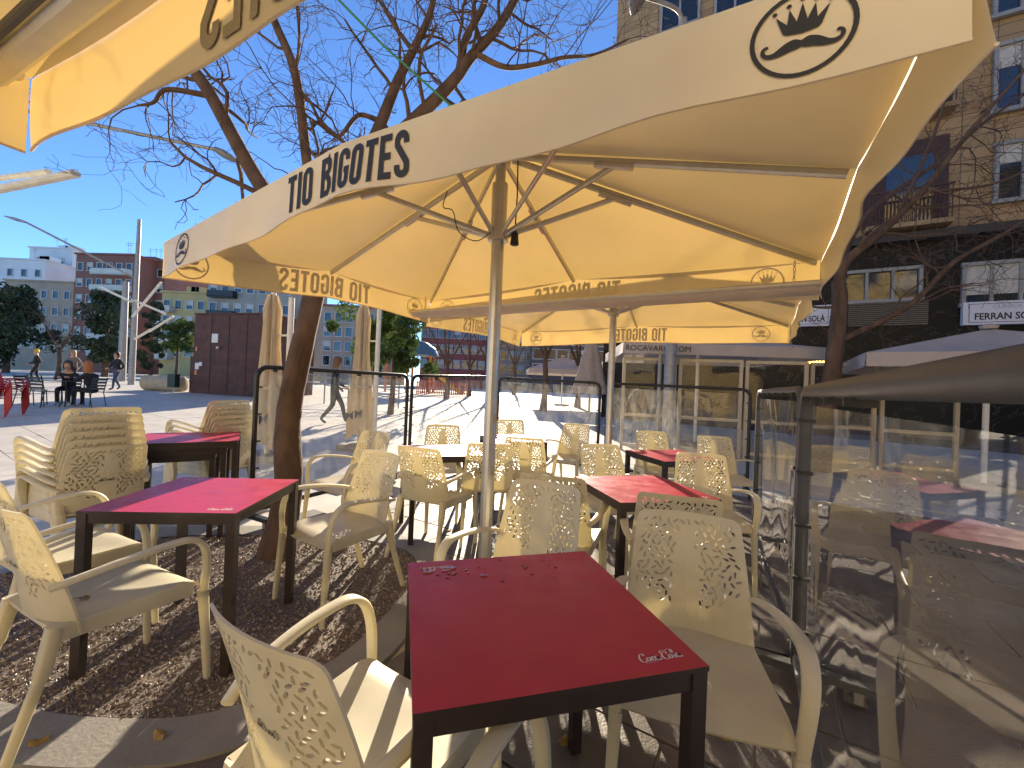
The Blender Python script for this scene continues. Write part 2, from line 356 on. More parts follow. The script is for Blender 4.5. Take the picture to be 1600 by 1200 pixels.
while cnt < 21000:
    x = rng.uniform(bx[0], bx[1]); y = rng.uniform(bx[2], bx[3])
    if not inside((x, y), PIT) or abs(x) > 1.3*y+.2: continue
    s_ = rng.uniform(.004, .0105); a = rng.uniform(0, 6.3); c0, s0 = math.cos(a)*s_, math.sin(a)*s_; k = rng.uniform(.4, .8); z0 = .006; hh = s_*rng.uniform(.6, 1.1)
    tz = rng.uniform(-.4, .4)*hh
    gb.cur = 1 if rng.random() < .3 else 0
    gb.add([(x+c0, y+s0, z0), (x-s0*k, y+c0*k, z0), (x-c0, y-s0, z0), (x+s0*k, y-c0*k, z0), (x+c0*.6, y+s0*.6, z0+hh+tz), (x-c0*.6, y-s0*.6, z0+hh-tz)],
           [(0, 1, 4), (1, 5, 4), (1, 2, 5), (2, 3, 5), (3, 4, 5), (3, 0, 4)]); cnt += 1
go = gb.build('gravel', [chip_m, chip_m2], None); stuff(go); tag(go, 'loose brown gravel filling the pit around the tree', 'gravel')

# ------------------------------------------------------------------ umbrellas
def umbrella(corners, apex, label, pole=True, plain=(), low=(), bows=(.035,)*4, wave=1.0, noemb=(), ghost=(), group='restaurant parasols over the terrace', val=.21):
    P = [Vector(c) for c in corners]; ctr = sum(P, Vector())/4; A = Vector((ctr.x, ctr.y, apex))
    base = Vector((ctr.x, ctr.y, 0)); t = thing('parasol', label, 'parasol', base, 0, group)
    loc = lambda p: Vector(p)-base
    edge = []
    for i in range(4):
        a, b = P[i], P[(i+1) % 4]; m = (a+b)/2 + Vector((0, 0, bows[i])); edge += [a, m]
    cb = MB()
    for k in range(8):
        a, b = edge[k], edge[(k+1) % 8]
        def fn(u, v, a=a, b=b):
            e = a.lerp(b, v); p = A.lerp(e, u); sag = .035*math.sin(math.pi*v)*math.sin(math.pi*min(1, u*.62+.02)); return loc(p - Vector((0, 0, sag)))
        cb.grid(fn, 14, 8)
    # flat cap of the vent
    cb.build('canopy', canvas, t, True)
    for i in range(4):
        a, b = P[i], P[(i+1) % 4]; L = (b-a).length; d = (b-a).normalized(); out = Vector((d.y, -d.x, 0))
        if out.dot((a+b)/2-ctr) < 0: out = -out
        ph = random.uniform(0, 6)
        flip = (d.cross(Vector((0, 0, 1)))).dot(out) < 0
        vh = val*(.35 if i in low else 1)
        def vp(u, v, off=0., a=a, b=b, out=out, L=L, ph=ph, val=vh, bow=bows[i]):
            e = a.lerp(b, u) + Vector((0, 0, bow*(1-abs(2*u-1))))
            wv = wave*(.014*math.sin(u*L*5.2+ph)+.008*math.sin(u*L*12.1+2*ph))*v + .012*v*v*(abs(2*u-1)**8)
            return loc(e + out*(wv+.003+off) - Vector((0, 0, val*v*(1+.03*math.sin(u*L*3.7+ph)))))
        vb = MB().grid(lambda u, v: vp(u, v), 60, 6); vo = vb.build('valance', canvas, t, True)
        hem = MB().tube([vp(k/40, 1) for k in range(41)], .004, 5); hem.build('hem', canvas, vo)
        if i in plain or i in low: continue
        s = .77*val
        ux = (lambda x: x/L) if not flip else (lambda x: -x/L)
        tw = TXTW*s*.98
        decal('lettering', TXT, lambda x, y: vp(.5+ux(x*s*.98-tw/2), 1-(.10+y*.77), .003), black_print, vo)
        if i in ghost: decal('lettering_showing_through', TXT, lambda x, y: vp(.5+ux(x*s*.98-tw/2), 1-(.10+y*.77), -.004), mat('ghost_print', (.36, .30, .20), .6, .1), vo)
        for uu in (() if i in noemb else (.085, .93)):
            decal('emblem', LOGO, lambda x, y: vp(uu+ux(x*val*.43), .5-y*.43, .003), black_print, vo)
    # frame
    hub = MB().lathe([(.055, -.09), (.055, -.03), (.09, -.03), (.09, -.012)], 16, loc(A)); hub.build('top_hub', alu, t, True)
    run = apex-.50; rl = loc((ctr.x, ctr.y, run))
    MB().lathe([(.045, -.04), (.06, -.035), (.06, .03), (.045, .035)], 16, rl).build('runner', alu, t, True)
    for k in range(8):
        e = edge[k]; d = (e-A); s0 = A + d*.035 - Vector((0, 0, .035)); s1 = A + d*.985 - Vector((0, 0, .022))
        rb = MB().beam(loc(s0), loc(s1), .022, .034, Vector((-d.y, d.x, 0))).build('rib', alu, t)
        j = A + d*(.42 if k % 2 else .36) - Vector((0, 0, .05)); dn = d.normalized()
        MB().beam(loc(j-dn*.10), loc(j+dn*.10), .034, .03, Vector((-d.y, d.x, 0))).build('bracket', alu, rb)
        st = MB().beam(rl+Vector((d.x, d.y, 0)).normalized()*.05, loc(j), .020, .028, Vector((-d.y, d.x, 0))).build('strut', alu, t)
    if pole:
        MB().lathe([(.037, 0), (.037, run-.03)], 12, (0, 0, .03)).build('pole', alu, t)
        MB().lathe([(.046, run+.03), (.046, run+.30)], 12).build('sleeve', alu, t)
        MB().lathe([(.030, run+.30), (.030, apex-.05)], 12).build('inner_pole', alu, t)
        MB().box((0, 0, .02), (.55, .55, .04), YAW).build('base_plate', grey_metal, t)
        for zz in (.55, .85, 1.15): MB().box((.03, -.036, zz), (.014, .01, .05)).build('latch', steel, t)
    return t
ZT = 2.15
c1 = [(-2.14, 2.475, ZT-.03), (.755, .695, ZT+.01), (1.755, 2.365, ZT-.01), (-.84, 4.035, ZT)]
U1 = umbrella(c1, 2.72, 'cream parasol with black lettering and crowned moustache emblem over the near red table', plain=(1,), bows=(.115, .06, .05, .06))
# hanging lamp cord in the big parasol
cc = Vector((-.12+.10, 2.36, 0))
cordt = thing('lamp_cord', 'black socket hanging on a thin cable from the parasol hub', 'lamp cord', (cc.x, cc.y, 2.19))
MB().tube([(0, 0, .46), (.005, 0, .25), (0, .004, .05)], .004, 6).build('cable', black_rub, cordt)
MB().lathe([(.02, -.035), (.026, -.03), (.022, .0), (.02, .03), (.008, .05)], 12).build('socket', black_rub, cordt, True)
MB().tube(crm([(-.13, -.02, .03), (-.22, -.03, -.03), (-.32, -.03, .02), (-.36, -.02, .14), (-.42, 0, .17), (-.40, 0, .26)]), .003, 5).build('loose_cable', black_rub, cordt)
n0, n1 = Vector((-.92, 4.32, ZT)), Vector((2.02, 2.82, ZT)); bk = Vector((1.03, 1.70, 0))
U2 = umbrella([n0, n1, n1+bk, n0+bk], 2.68, 'cream parasol with lettering standing beyond the gutter, over the rear tables', low=(0,))
G1 = Vector((math.cos(rad(-25.5)), math.sin(rad(-25.5)), 0)); G2 = Vector((-G1.y, G1.x, 0))
k1 = Vector((-1.43, 1.18, ZT+.02)); e = G1*2.45
U0 = umbrella([k1, k1+e, k1+e-G2*3.2, k1-G2*3.2], 2.72, 'yellow lit parasol corner with reversed lettering beside bare branches and sky', bows=(0,)*4, wave=.5, ghost=(0,), noemb=(0, 3))
def gutter(a, b, label, hang):
    a = Vector(a); b = Vector(b); t = thing('rain_gutter', label, 'gutter', (a+b)/2, 0, 'gutters slung between the parasols'); o = (a+b)/2
    d = (b-a).normalized(); s_ = Vector((-d.y, d.x, 0))
    def fn(u, v):
        q = a.lerp(b, u); ang = math.pi*(1-v); return q-o + s_*(.10*math.cos(ang)) - Vector((0, 0, .035*math.sin(ang)+.008*math.sin(math.pi*u)))
    MB().grid(fn, 20, 8, .004).build('trough', white_canvas if False else beige_light, t, True)
    for sgn in (-1, 1): MB().beam(a-o+s_*.105*sgn, b-o+s_*.105*sgn, .02, .03, s_).build('edge_profile', alu, t)
    for u in hang:
        p = a.lerp(b, u)-o
        lk = MB()
        for k in range(5):
            z0 = .015+k*.032; r_ = [(.006*math.cos(q), 0, .018*math.sin(q)) for q in [2*math.pi*i/8 for i in range(9)]]
            lk.tube([p + Vector((x if k % 2 else 0, 0 if k % 2 else x, z0+z)) for x, y, z in r_], .0022, 4)
        lk.build('hanging_chain', steel, t)
beige_light = mat('gutter_canvas', (.66, .60, .49), .6, .06, 5, trans=.12)
gutter((-.93, 3.93, 2.0), (1.69, 2.27, 1.965), 'pale trough gutter slung on chains between the two lettered parasols', (.03, .96))
u0b = Vector(U0.location); ia = k1-u0b-G2*.07-Vector((0, 0, .035)); ib = ia+e
MB().beam(ia-G1*.03, ib, .06, .045, G2).build('edge_beam', alu, U0); MB().beam(ia-G1*.02-G2*.045-Vector((0, 0, .006)), ib-G2*.045-Vector((0, 0, .006)), .016, .03, G2).build('edge_channel', grey_metal, U0)
MB().box(ia+G1*.04-G2*.05, (.06, .05, .035), rad(-25.5)).build('corner_bracket', steel, U0)

# ------------------------------------------------------------------ chair
def chair_backrest():
    H = .46; rr = random.Random(4)
    hw = lambda s: .222-.034*(s/H)**1.3
    out = []
    for k in range(13): s = H*.94*k/12; out.append((hw(s), s))
    out += [(hw(H)-.004, H*.975), (hw(H)-.022, H)]
    out += [(x, H+.004*(1-(x/.16)**2)) for x in (.12, .08, .04, 0, -.04, -.08, -.12)]
    out += [(-x, s) for x, s in reversed(out[:15])]
    holes = []
    row = 0; s = .135
    while s < H-.025:
        x = -.19+(.014 if row % 2 else 0)
        while x < .19:
            px, ps = x+rr.uniform(-.004, .004), s+rr.uniform(-.004, .004)
            bw = .036 if ps < .27 else max(.014, .036-(ps-.27)*.2)
            ok = abs(px) < hw(ps)-.024 and (abs(px) > bw+.012 or ps > .41) and not (ps < .20 and abs(px) > .04+ (ps-.10)*1.5)
            if ok:
                a = rr.choice((.5, 1.0, 1.6, 2.1, 2.7))+rr.uniform(-.25, .25); l_, w_ = .0128, .0046
                holes.append([(px+c*l_*math.cos(a)-d*w_*math.sin(a), ps+c*l_*math.sin(a)+d*w_*math.cos(a)) for c, d in ((-1, 0), (-.5, -1), (.6, -.9), (1, 0), (.5, 1), (-.6, .9))])
            x += .0275
        s += .0225; row += 1
    vs = [Vector(p) for p in out]; ed = [(i, (i+1) % len(out)) for i in range(len(out))]
    for h in holes:
        o = len(vs); vs += [Vector(p) for p in h]; ed += [(o+i, o+(i+1) % 6) for i in range(6)]
    for i in range(-4, 5):
        for j in range(1, 11):
            p = (i*.045, j*.042)
            if abs(p[0]) < hw(p[1])-.01 and not any(math.hypot(p[0]-h[0][0], p[1]-h[0][1]) < .026 for h in holes): vs.append(Vector(p))
    V, E_, F_, *_ = delaunay_2d_cdt(vs, ed, [], 0, 1e-5)
    cen = [(sum(q[0] for q in h)/6, sum(q[1] for q in h)/6, h) for h in holes]
    keep = []
    for f in F_:
        c = (sum(V[i].x for i in f)/3, sum(V[i].y for i in f)/3)
        if not inside(c, out): continue
        if any(abs(c[0]-a) < .013 and abs(c[1]-b) < .013 and inside(c, h) for a, b, h in cen): continue
        keep.append(f)
    def surf(x, s, off=0):
        v = s/H; sl = math.radians(11); y = -.205 - .02*(1-v)*0 - s*math.sin(sl)*(.7+.5*v); z = .405+s*math.cos(sl)
        return (x, y+.05*(x/.2)**2*(1-.3*v)+off, z)
    b = MB(); N = len(V)
    b.v = [surf(p.x, p.y) for p in V]+[surf(p.x, p.y, -.007) for p in V]
    cnt = {}
    for f in keep:
        b.f.append(tuple(f)); b.f.append(tuple(i+N for i in reversed(f)))
        for i in range(3):
            e = (f[i], f[(i+1) % 3]); cnt[e] = 1
    for (i, j) in cnt:
        if (j, i) not in cnt: b.f.append((j, i, i+N, j+N))
    b.mi = [0]*len(b.f)
    return b, surf
def make_chair():
    t = thing('armchair', 'x', 'chair')
    b, surf = chair_backrest(); bo = b.build('backrest', plastic, t)
    decal('brand_print', SCRIPT, lambda x, y: surf(.034-x*.0195, .235+y*.0195-.004, -.0085), black_print, bo)
    def seat(u, v):
        x = (u*2-1)*(.215+.012*v); y = -.215+.455*v
        z = .445-.012*math.sin(math.pi*v)*(1-(2*u-1)**2)-.035*max(0, v-.82)**2/.0324 - .012*v*0 + .01*abs(2*u-1)**4
        return (x, y, z)
    so_ = MB().grid(seat, 12, 14, .012).build('seat', plastic, t, True)
    for sg in (-1, 1): MB().sweep([(.208*sg, -.2, .425), (.216*sg, 0, .42), (.222*sg, .2, .415)], .012, .055, (1, 0, 0)).build('side_rail', plastic, so_, True)
    for sg in (-1, 1):
        arm = crm([(.205*sg, -.228, .59), (.236*sg, -.16, .612), (.258*sg, -.03, .636), (.264*sg, .10, .648), (.263*sg, .17, .640), (.258*sg, .215, .60), (.250*sg, .235, .53), (.240*sg, .235, .43), (.236*sg, .232, .37)], 4)
        nA = len(arm); ws = [.030+.014*math.sin(math.pi*i/(nA-1)) for i in range(nA)]
        MB().sweep(arm, ws, [.018+.008*(i/(nA-1)) for i in range(nA)], (1, 0, 0)).build('armrest', plastic, t, True)
        MB().sweep([(.236*sg, .232, .40), (.241*sg, .242, .26), (.249*sg, .258, .0)], [.040, .034, .026], [.036, .030, .024], (1, 0, 0)).build('leg', plastic, t, True)
        MB().sweep([(.192*sg, -.205, .45), (.198*sg, -.235, .30), (.199*sg, -.240, .285), (.214*sg, -.33, .0)], [.05, .042, .032, .026], [.045, .04, .032, .026], (1, 0, 0)).build('leg', plastic, t, True)
    return t
CH0 = make_chair(); used = [False]
def place_chair(x, y, h, label, group='cream perforated armchairs', z=0):
    o = copy_tree(CH0) if used[0] else CH0; used[0] = True
    o.location = (x, y, z+gz(x, y)); o.rotation_euler = (0, 0, rad(h)); tag(o, label, 'chair', group); return o
CHL = 'cream armchair '
for x, y, h, lb in (
    (-.33, 1.04, -29, 'with black script print seen from behind, drawn up beside the large red table'),
    (.19, .62, -32, 'showing one bent armrest under the front edge of the large red table'),
    (.64, 1.37, 163, 'with bright glowing back beside the clear screen, facing the large red table'),
    (.055, 1.83, 151, 'in front of the parasol pole, facing the large red table'),
    (.90, 2.22, -17, 'backed up against the chair by the clear screen, facing the second red table'),
    (.34, 2.55, -20, 'backed up behind the chair at the pole, facing the second red table'),
    (1.50, 3.06, 168, 'on the right of the second red table near the folding screen'),
    (.88, 3.36, 196, 'beyond the second red table with its back to the rear parasol pole'),
    (1.75, 4.78, 182, 'behind the small rear red table with its back to the black framed screen'),
    (2.36, 4.50, 176, 'beside the small rear red table in the corner of the black screens'),
    (.76, 5.35, 148, 'standing apart by the rear black screen with sunlit paving behind'),
    (.20, 4.22, -12, 'seen from behind at the white glaring table, right of the parasol pole'),
    (-.20, 3.72, 8, 'seen from behind, half hidden by the near parasol pole'),
    (-.58, 3.34, -22, 'with small script print seen from behind at the pale glaring table'),
    (-.74, 4.50, 188, 'on the far side of the pale glaring table by the black screen'),
    (.02, 5.55, 185, 'farthest from the large red table, low behind the white glaring table'),
    (-1.02, 2.54, 146, 'on the gravel next to the tree trunk, turned to the left red table'),
    (-1.40, 3.62, 150, 'behind the angled chair on the gravel, close to the black screen post'),
    (-1.62, 1.68, -25, 'with a withered leaf on its seat at the left red table'),
    (-2.17, 2.05, -25, 'behind the chair with the leaf, left of the striped red table')):
    place_chair(x, y, h, CHL+lb)
lf = tag(MB().grid(lambda u, v: (.03*(u-.5), .022*(v-.5), .006*math.sin(3*u)+.004*math.cos(5*v)), 4, 4).tube(crm([(-.012, 0, .003), (-.03, -.012, .004), (-.045, -.03, .002)]), .0012, 4).build('withered_leaf', mat('dry_leaf', (.30, .19, .06), .7)), 'small dry brown leaf lying on a cream chair seat', 'leaf')
lf.location = (-1.64, 1.61, .441)
for nm, bx_, by_, h, n_ in (('left', -2.78, 2.74, 62, 6), ('rear', -2.86, 4.02, 66, 6)):
    fx, fy = -math.sin(rad(h)), math.cos(rad(h))
    for k in range(n_):
        pos = ('lowest', 'second', 'third', 'fourth', 'fifth', 'topmost')[k]
        place_chair(bx_+fx*.022*k, by_+fy*.022*k, h, CHL+('%s in the stack %s' % (pos, 'beside the left red table' if nm == 'left' else 'behind the nested tables')), 'stacked cream armchairs', z=.047*k)
# ------------------------------------------------------------------ tables
def make_table(x, y, yaw, label, s=.65, h=.73, logos=True, z=0):
    t = thing('cafe_table', label, 'table', (x, y, gz(x, y)+z), yaw, 'red topped square tables')
    tb = MB(); hs = s/2
    tb.box((0, 0, h-.006), (s, s, .012)); tb.mi = [1, 0, 1, 1, 1, 1]; top = tb.build('tabletop', [red_hpl, brown_metal], t)
    for a, b, c, d in ((0, hs-.022, s-.07, .03), (0, -hs+.022, s-.07, .03), (hs-.022, 0, .03, s-.07), (-hs+.022, 0, .03, s-.07)):
        MB().box((a, b, h-.034), (c, d, .042)).build('apron', brown_metal, t)
    for i in (-1, 1):
        for j in (-1, 1): MB().box((i*(hs-.021), j*(hs-.021), (h-.013)/2), (.038, .038, h-.013)).build('leg', brown_metal, t)
    if logos:
        k = .0285
        decal('brand_print', SCRIPT, lambda x, y: (hs-.035-k*3.9+x*k, -hs+.04+y*k, h+.0008), white_print, top)
        decal('brand_print', SCRIPT, lambda x, y: (-hs+.035+k*3.9-x*k, hs-.045-y*k, h+.0008), white_print, top)
    return t
TA = make_table(.0725, 1.155, rad(15), 'large looking square red table with water drops in the foreground of the chairs')
make_table(-1.545, 2.105, rad(5), 'square red table with purple shadow stripes standing on the gravel')
make_table(.8575, 2.635, rad(14), 'square red table with a pole shadow across its sunlit top')
make_table(-.61, 3.76, rad(22), 'square table with pale sky glare on its top near the black screen')
make_table(1.61, 4.05, rad(16), 'small looking red table in the far corner before the rear screen')
make_table(.03, 4.85, rad(16), 'table with white glare on its top behind the near parasol pole')
for k, (s_, h_, nm) in enumerate(((.68, .80, 'uppermost'), (.60, .745, 'middle'), (.52, .69, 'innermost'))):
    make_table(-2.69-.03*k, 3.47-.02*k, rad(-148), 'dark framed red table, %s of the three nested together' % nm, s_, h_, False)
# water on the near table
wm = mat('water', (.30, .01, .02), .03, .1, spec=1.0)
rr = random.Random(11); wb = MB()
for k in range(26):
    px, py = (rr.gauss(-.20, .05), rr.gauss(.235, .025)) if k < 12 else (rr.uniform(-.28, .25), rr.uniform(.14, .30))
    r_ = rr.uniform(.003, .008)*(1.5 if k < 8 else .7); pts = [(px+r_*rr.uniform(.6, 1.5)*math.cos(a)*1.4, py+r_*rr.uniform(.6, 1.3)*math.sin(a)) for a in [2*math.pi*i/9 for i in range(9)]]
    o = len(wb.v); wb.add([(x, y, .0006) for x, y in pts]+[(px+(x-px)*.6, py+(y-py)*.6, .0018) for x, y in pts], [(i, (i+1) % 9, (i+1) % 9+9, i+9) for i in range(9)]+[tuple(range(9, 18))])
wo = wb.build('water_drops', wm, None, True); wo.location = (.0725, 1.155, .731); wo.rotation_euler = (0, 0, rad(15)); stuff(wo); tag(wo, 'spilt water drops on the large red table', 'water')

# ------------------------------------------------------------------ wind screens with clear vinyl
def screen(a, b, label, h=1.42, mm=None, r=.022, casters=False, sag=.02, group='clear windscreens around the terrace'):
    a = Vector((*a, 0)); b = Vector((*b, 0)); mm = mm or black_metal; L = (b-a).length; yaw = math.atan2(b.y-a.y, b.x-a.x)
    t = thing('windscreen', label, 'windscreen', (a.x, a.y, gz(a.x, a.y)), yaw, group)
    dz = gz(b.x, b.y)-gz(a.x, a.y); lift = .10
    q = .10
    path = [(0, 0, lift)] + [(0, 0, h-q)] + [(q-q*math.cos(rad(k*15)), 0, h-q+q*math.sin(rad(k*15))) for k in range(1, 6)] + [(q, 0, h)]
    path += [(L-q, 0, h+dz)] + [(L-q+q*math.sin(rad(k*15)), 0, h-q+q*math.cos(rad(k*15))+dz) for k in range(1, 6)] + [(L, 0, h-q+dz), (L, 0, lift+dz)]
    MB().sweep(path, 2*r, 2*r, (0, 1, 0), n=10).build('frame', mm, t, True)
    MB().sweep([(r, 0, lift+.05), (L-r, 0, lift+.05+dz)], .04, .04, (0, 1, 0)).build('bottom_rail', mm, t)
    ph = random.uniform(0, 6)
    def fn(u, v): return (.05+u*(L-.10), sag*math.sin(math.pi*v)*math.sin(u*4.1+ph)+.4*sag*math.sin(u*17+ph)*math.sin(math.pi*v)+.3*sag*math.sin(u*9+v*6), .19+v*(h-.25)+dz*u)
    MB().grid(fn, 40, 16).build('vinyl_sheet', vinyl_m if mm is grey_metal else vinyl_f, t, True)
    cl = MB().box((0, 0, 0), (.014, 2*r+.006, .022)).mesh('clip', black_rub)
    for k in range(max(3, int(L/.3))):
        u = (k+.5)/max(3, int(L/.3))
        if mm is grey_metal and r > .025 and u > .55: continue
        o = obj('clip', cl, t); o.location = (u*L, 0, h-r-.006+dz*u)
    for k in range(5):
        for X in (0.03, L-.03): o = obj('clip', cl, t); o.location = (X, 0, .28+k*.24+dz*X/L); o.rotation_euler = (0, 1.57, 0)
    for X, z0 in ((.0, 0), (L, dz)):
        f_ = MB().box((X, 0, lift-.0+z0), (.05, .50, .035)).build('foot', mm, t)
        for s_ in (-.22, .22):
            wy = Matrix.Translation((X, s_, .035+z0))
            wh = MB().lathe([(.018, -.012), (.034, -.010), (.034, .010), (.018, .012)], 14); wh.v = [(X+z, s_+y, .036+z0+x) for x, y, z in wh.v]; wh.build('wheel', black_rub, f_, True)
            MB().box((X+.02, s_, .058+z0), (.006, .03, .05)).box((X-.02, s_, .058+z0), (.006, .03, .05)).box((X, s_, .08+z0), (.05, .035, .008)).build('caster_fork', steel, f_)
    return t
screen((-2.26, 3.63), (-1.37, 5.38), 'black framed clear screen behind the tree trunk with folded parasols beyond')
screen((-1.33, 5.46), (-.36, 7.15), 'black framed clear screen between the trunk screen and the near parasol pole')
screen((-.22, 6.84), (1.34, 6.22), 'black framed clear screen left of the rear parasol pole')
screen((1.44, 6.16), (3.18, 5.46), 'black framed clear screen right of the rear parasol pole before the wooden screens')
screen((2.21, 3.66), (1.40, 1.97), 'grey topped clear screen standing at a slight angle to the reflecting one', h=1.385, mm=grey_metal, r=.02, sag=.012)
screen((1.37, 1.90), (.30, .06), 'large grey framed clear screen reflecting the chairs and tables', h=1.372, mm=grey_metal, r=.03, sag=.004)

# ------------------------------------------------------------------ bare trees
def wander(p, d, L, n, r0, r1, jit, rg, up=.0):
    pts = [Vector(p)]; d = Vector(d).normalized(); rs = [r0]
    for k in range(n):
        d = (d + Vector((rg.gauss(0, jit), rg.gauss(0, jit), rg.gauss(0, jit)+up))).normalized(); pts.append(pts[-1]+d*(L/n)); rs.append(r0+(r1-r0)*(k+1)/n)
    return pts, rs
def grow(mb, tw, p, d, L, r, depth, rg, kids=4, jit=.22, minr=.0022):
    n = 6 if depth > 0 else 7
    pts, rs = wander(p, d, L, n, r, max(minr, r*.45), jit, rg, .02)
    (mb if r > .012 else tw).tube(pts, rs, 6 if r > .012 else 3)
    if depth <= 0: return
    for k in range(kids):
        i = rg.randint(2, n); dd = (pts[i]-pts[i-1]).normalized(); ax = Vector((rg.gauss(0, 1), rg.gauss(0, 1), rg.gauss(0, .8)))
        nd = (dd + (ax-dd*ax.dot(dd)).normalized()*rg.uniform(.6, 1.3)).normalized()
        grow(mb, tw, pts[i], nd, L*rg.uniform(.45, .75), max(minr, rs[i]*.6), depth-1, rg, kids, jit+.05, minr)
def bare_tree(label, trunk, tr, limbs, seed, depth=2, kids=4, tl=1.0, group=None, minr=.0022, spread=3):
    rg = random.Random(seed); base = Vector(trunk[0]); t = thing('bare_tree', label, 'tree', base, 0, group)
    mb = MB(); tp_ = crm(trunk, 6); n = len(tp_); rs = [tr[0]+(tr[1]-tr[0])*min(1, i/(n-1))+ (tr[0]*.35*max(0, 1-i/3)) for i in range(n)]
    mb.tube([p-base for p in tp_], [r_*rg.uniform(.96, 1.04) for r_ in rs], 14); mb.build('trunk', bark, t, True)
    lb = MB(); tw = MB()
    for pts, r0, r1 in limbs:
        P = crm(pts, 6); m = len(P); rr_ = [r0+(r1-r0)*i/(m-1) for i in range(m)]
        lb.tube([p-base for p in P], rr_, 9)
        for i in range(max(3, m//5), m, max(1, spread)):
            dd = (P[i]-P[i-1]).normalized(); ax = Vector((rg.gauss(0, 1), rg.gauss(0, 1), rg.gauss(0, .7))); nd = (dd*.5+(ax-dd*ax.dot(dd)).normalized()).normalized()
            grow(lb, tw, P[i]-base, nd, tl*rg.uniform(.5, 1.0), rr_[i]*.36, depth, rg, kids, .25, minr)
        grow(lb, tw, P[-1]-base, P[-1]-P[-2], tl, r1*.8, depth, rg, kids, .2, minr)
    lb.build('limbs', bark, t, True); stuff(tw.build('twigs', twigm, t)); return t
T = lambda x, y, d: at(x, y, d)
bare_tree('leaning brown bare tree trunk rising from the gravel through the terrace', [Vector((-1.72, 3.10, -.02)), Vector((-1.70, 3.18, .5)), T(452, 640, 3.40), T(488, 470, 3.66), T(500, 400, 3.85)], (.105, .085),
    [([T(500, 400, 3.85), T(440, 330, 3.95), T(398, 275, 4.05), T(330, 150, 4.2), T(290, 80, 4.3), T(262, -60, 4.4)], .085, .05),
     ([T(500, 400, 3.85), T(490, 330, 4.0), T(478, 240, 4.15), T(460, 110, 4.3), T(425, 20, 4.4), T(410, -80, 4.5)], .06, .035),
     ([T(500, 400, 3.85), T(540, 310, 4.3), T(590, 205, 4.7), T(620, 130, 4.9), T(650, 70, 5.0), T(672, 20, 5.1), T(690, -60, 5.2)], .085, .03),
     ([T(560, 270, 4.5), T(640, 195, 4.7), T(705, 130, 4.8), T(735, 90, 4.85), T(780, 40, 4.9), T(820, -30, 5.0)], .085, .045),
     ([T(718, 110, 4.82), T(728, 60, 4.9), T(755, 10, 5.0), T(765, -40, 5.1)], .05, .035),
     ([T(745, 85, 4.85), T(790, 105, 4.8), T(840, 100, 4.75), T(880, 90, 4.7), T(930, 85, 4.7), T(980, 62, 4.8)], .035, .012),
     ([T(645, 80, 5.0), T(610, 30, 5.0), T(570, -40, 5.0)], .03, .015),
     ([T(595, 190, 4.75), T(560, 180, 4.7), T(530, 212, 4.6), T(500, 195, 4.5), T(478, 180, 4.45)], .03, .012),
     ([T(330, 150, 4.2), T(262, 140, 4.1), T(240, 160, 4.0), T(215, 165, 4.0)], .03, .010)], 5, 2, 4, 1.05, spread=2)
def ground(x, y): return Vector((x, y, gz(x, y)-.014))
tb_ = ground(5.5, 7.3)
bare_tree('dark bare tree with thin twigs before the black marble shopfront', [tb_, T(1300, 585, 7.3), T(1308, 520, 7.3), T(1312, 470, 7.3), T(1310, 440, 7.3)], (.15, .11),
    [([T(1310, 440, 7.3), T(1325, 405, 7.2), T(1375, 365, 7.1), T(1440, 300, 7.0), T(1520, 200, 6.8), T(1600, 110, 6.6)], .09, .02),
     ([T(1308, 450, 7.3), T(1318, 400, 7.5), T(1360, 330, 7.7), T(1470, 250, 7.8), T(1540, 190, 7.8), T(1640, 120, 7.8)], .07, .02),
     ([T(1306, 535, 7.3), T(1380, 500, 7.2), T(1430, 470, 7.1), T(1490, 410, 7.0), T(1560, 370, 6.9), T(1640, 320, 6.8)], .06, .025),
     ([T(1310, 480, 7.3), T(1275, 480, 7.4), T(1255, 470, 7.4)], .03, .01),
     ([T(1400, 345, 7.05), T(1470, 180, 7.2), T(1490, 60, 7.3), T(1530, -40, 7.4)], .03, .012),
     ([T(1440, 300, 7.0), T(1540, 290, 6.9), T(1620, 260, 6.8)], .03, .012)], 9, 2, 4, 1.5, spread=2, minr=.003)
for i, (px, Y, hh, sd_, lb) in enumerate(((852, 17, 6, 3, 'slim bare tree casting a long shadow on the pale paving beyond the rear screen'), (700, 22, 5, 4, 'bushy bare tree near the play area beyond the second screen'), (735, 26, 5, 6, 'thin bare tree farther off in front of the red block'), (92, 30, 5, 8, 'reddish bare tree between the dark evergreens on the far plaza'), (905, 20, 5.5, 12, 'bare tree beside the closed beige parasol'), (672, 30, 5.5, 21, 'bare tree just behind the play structure roof'), (765, 24, 5.2, 22, 'bare tree in line with the near parasol pole'), (805, 31, 6, 23, 'bare tree before the tan flat roofed block'))):
    p = at(px, 560, Y); b0 = ground(p.x, Y)
    tops = [b0+Vector((0, 0, hh*.35))]
    bare_tree(lb, [b0, b0+Vector((.05, 0, hh*.2)), b0+Vector((0, 0, hh*.35))], (.13, .1), [([tops[0], b0+Vector((math.cos(a)*.5, math.sin(a)*.5, hh*.55)), b0+Vector((math.cos(a)*1.3, math.sin(a)*1.3, hh*.85))], .07, .02) for a in (0.3, 1.7, 3.2, 4.6)], sd_, 2, 3, 1.1, 'bare plaza trees', .006)
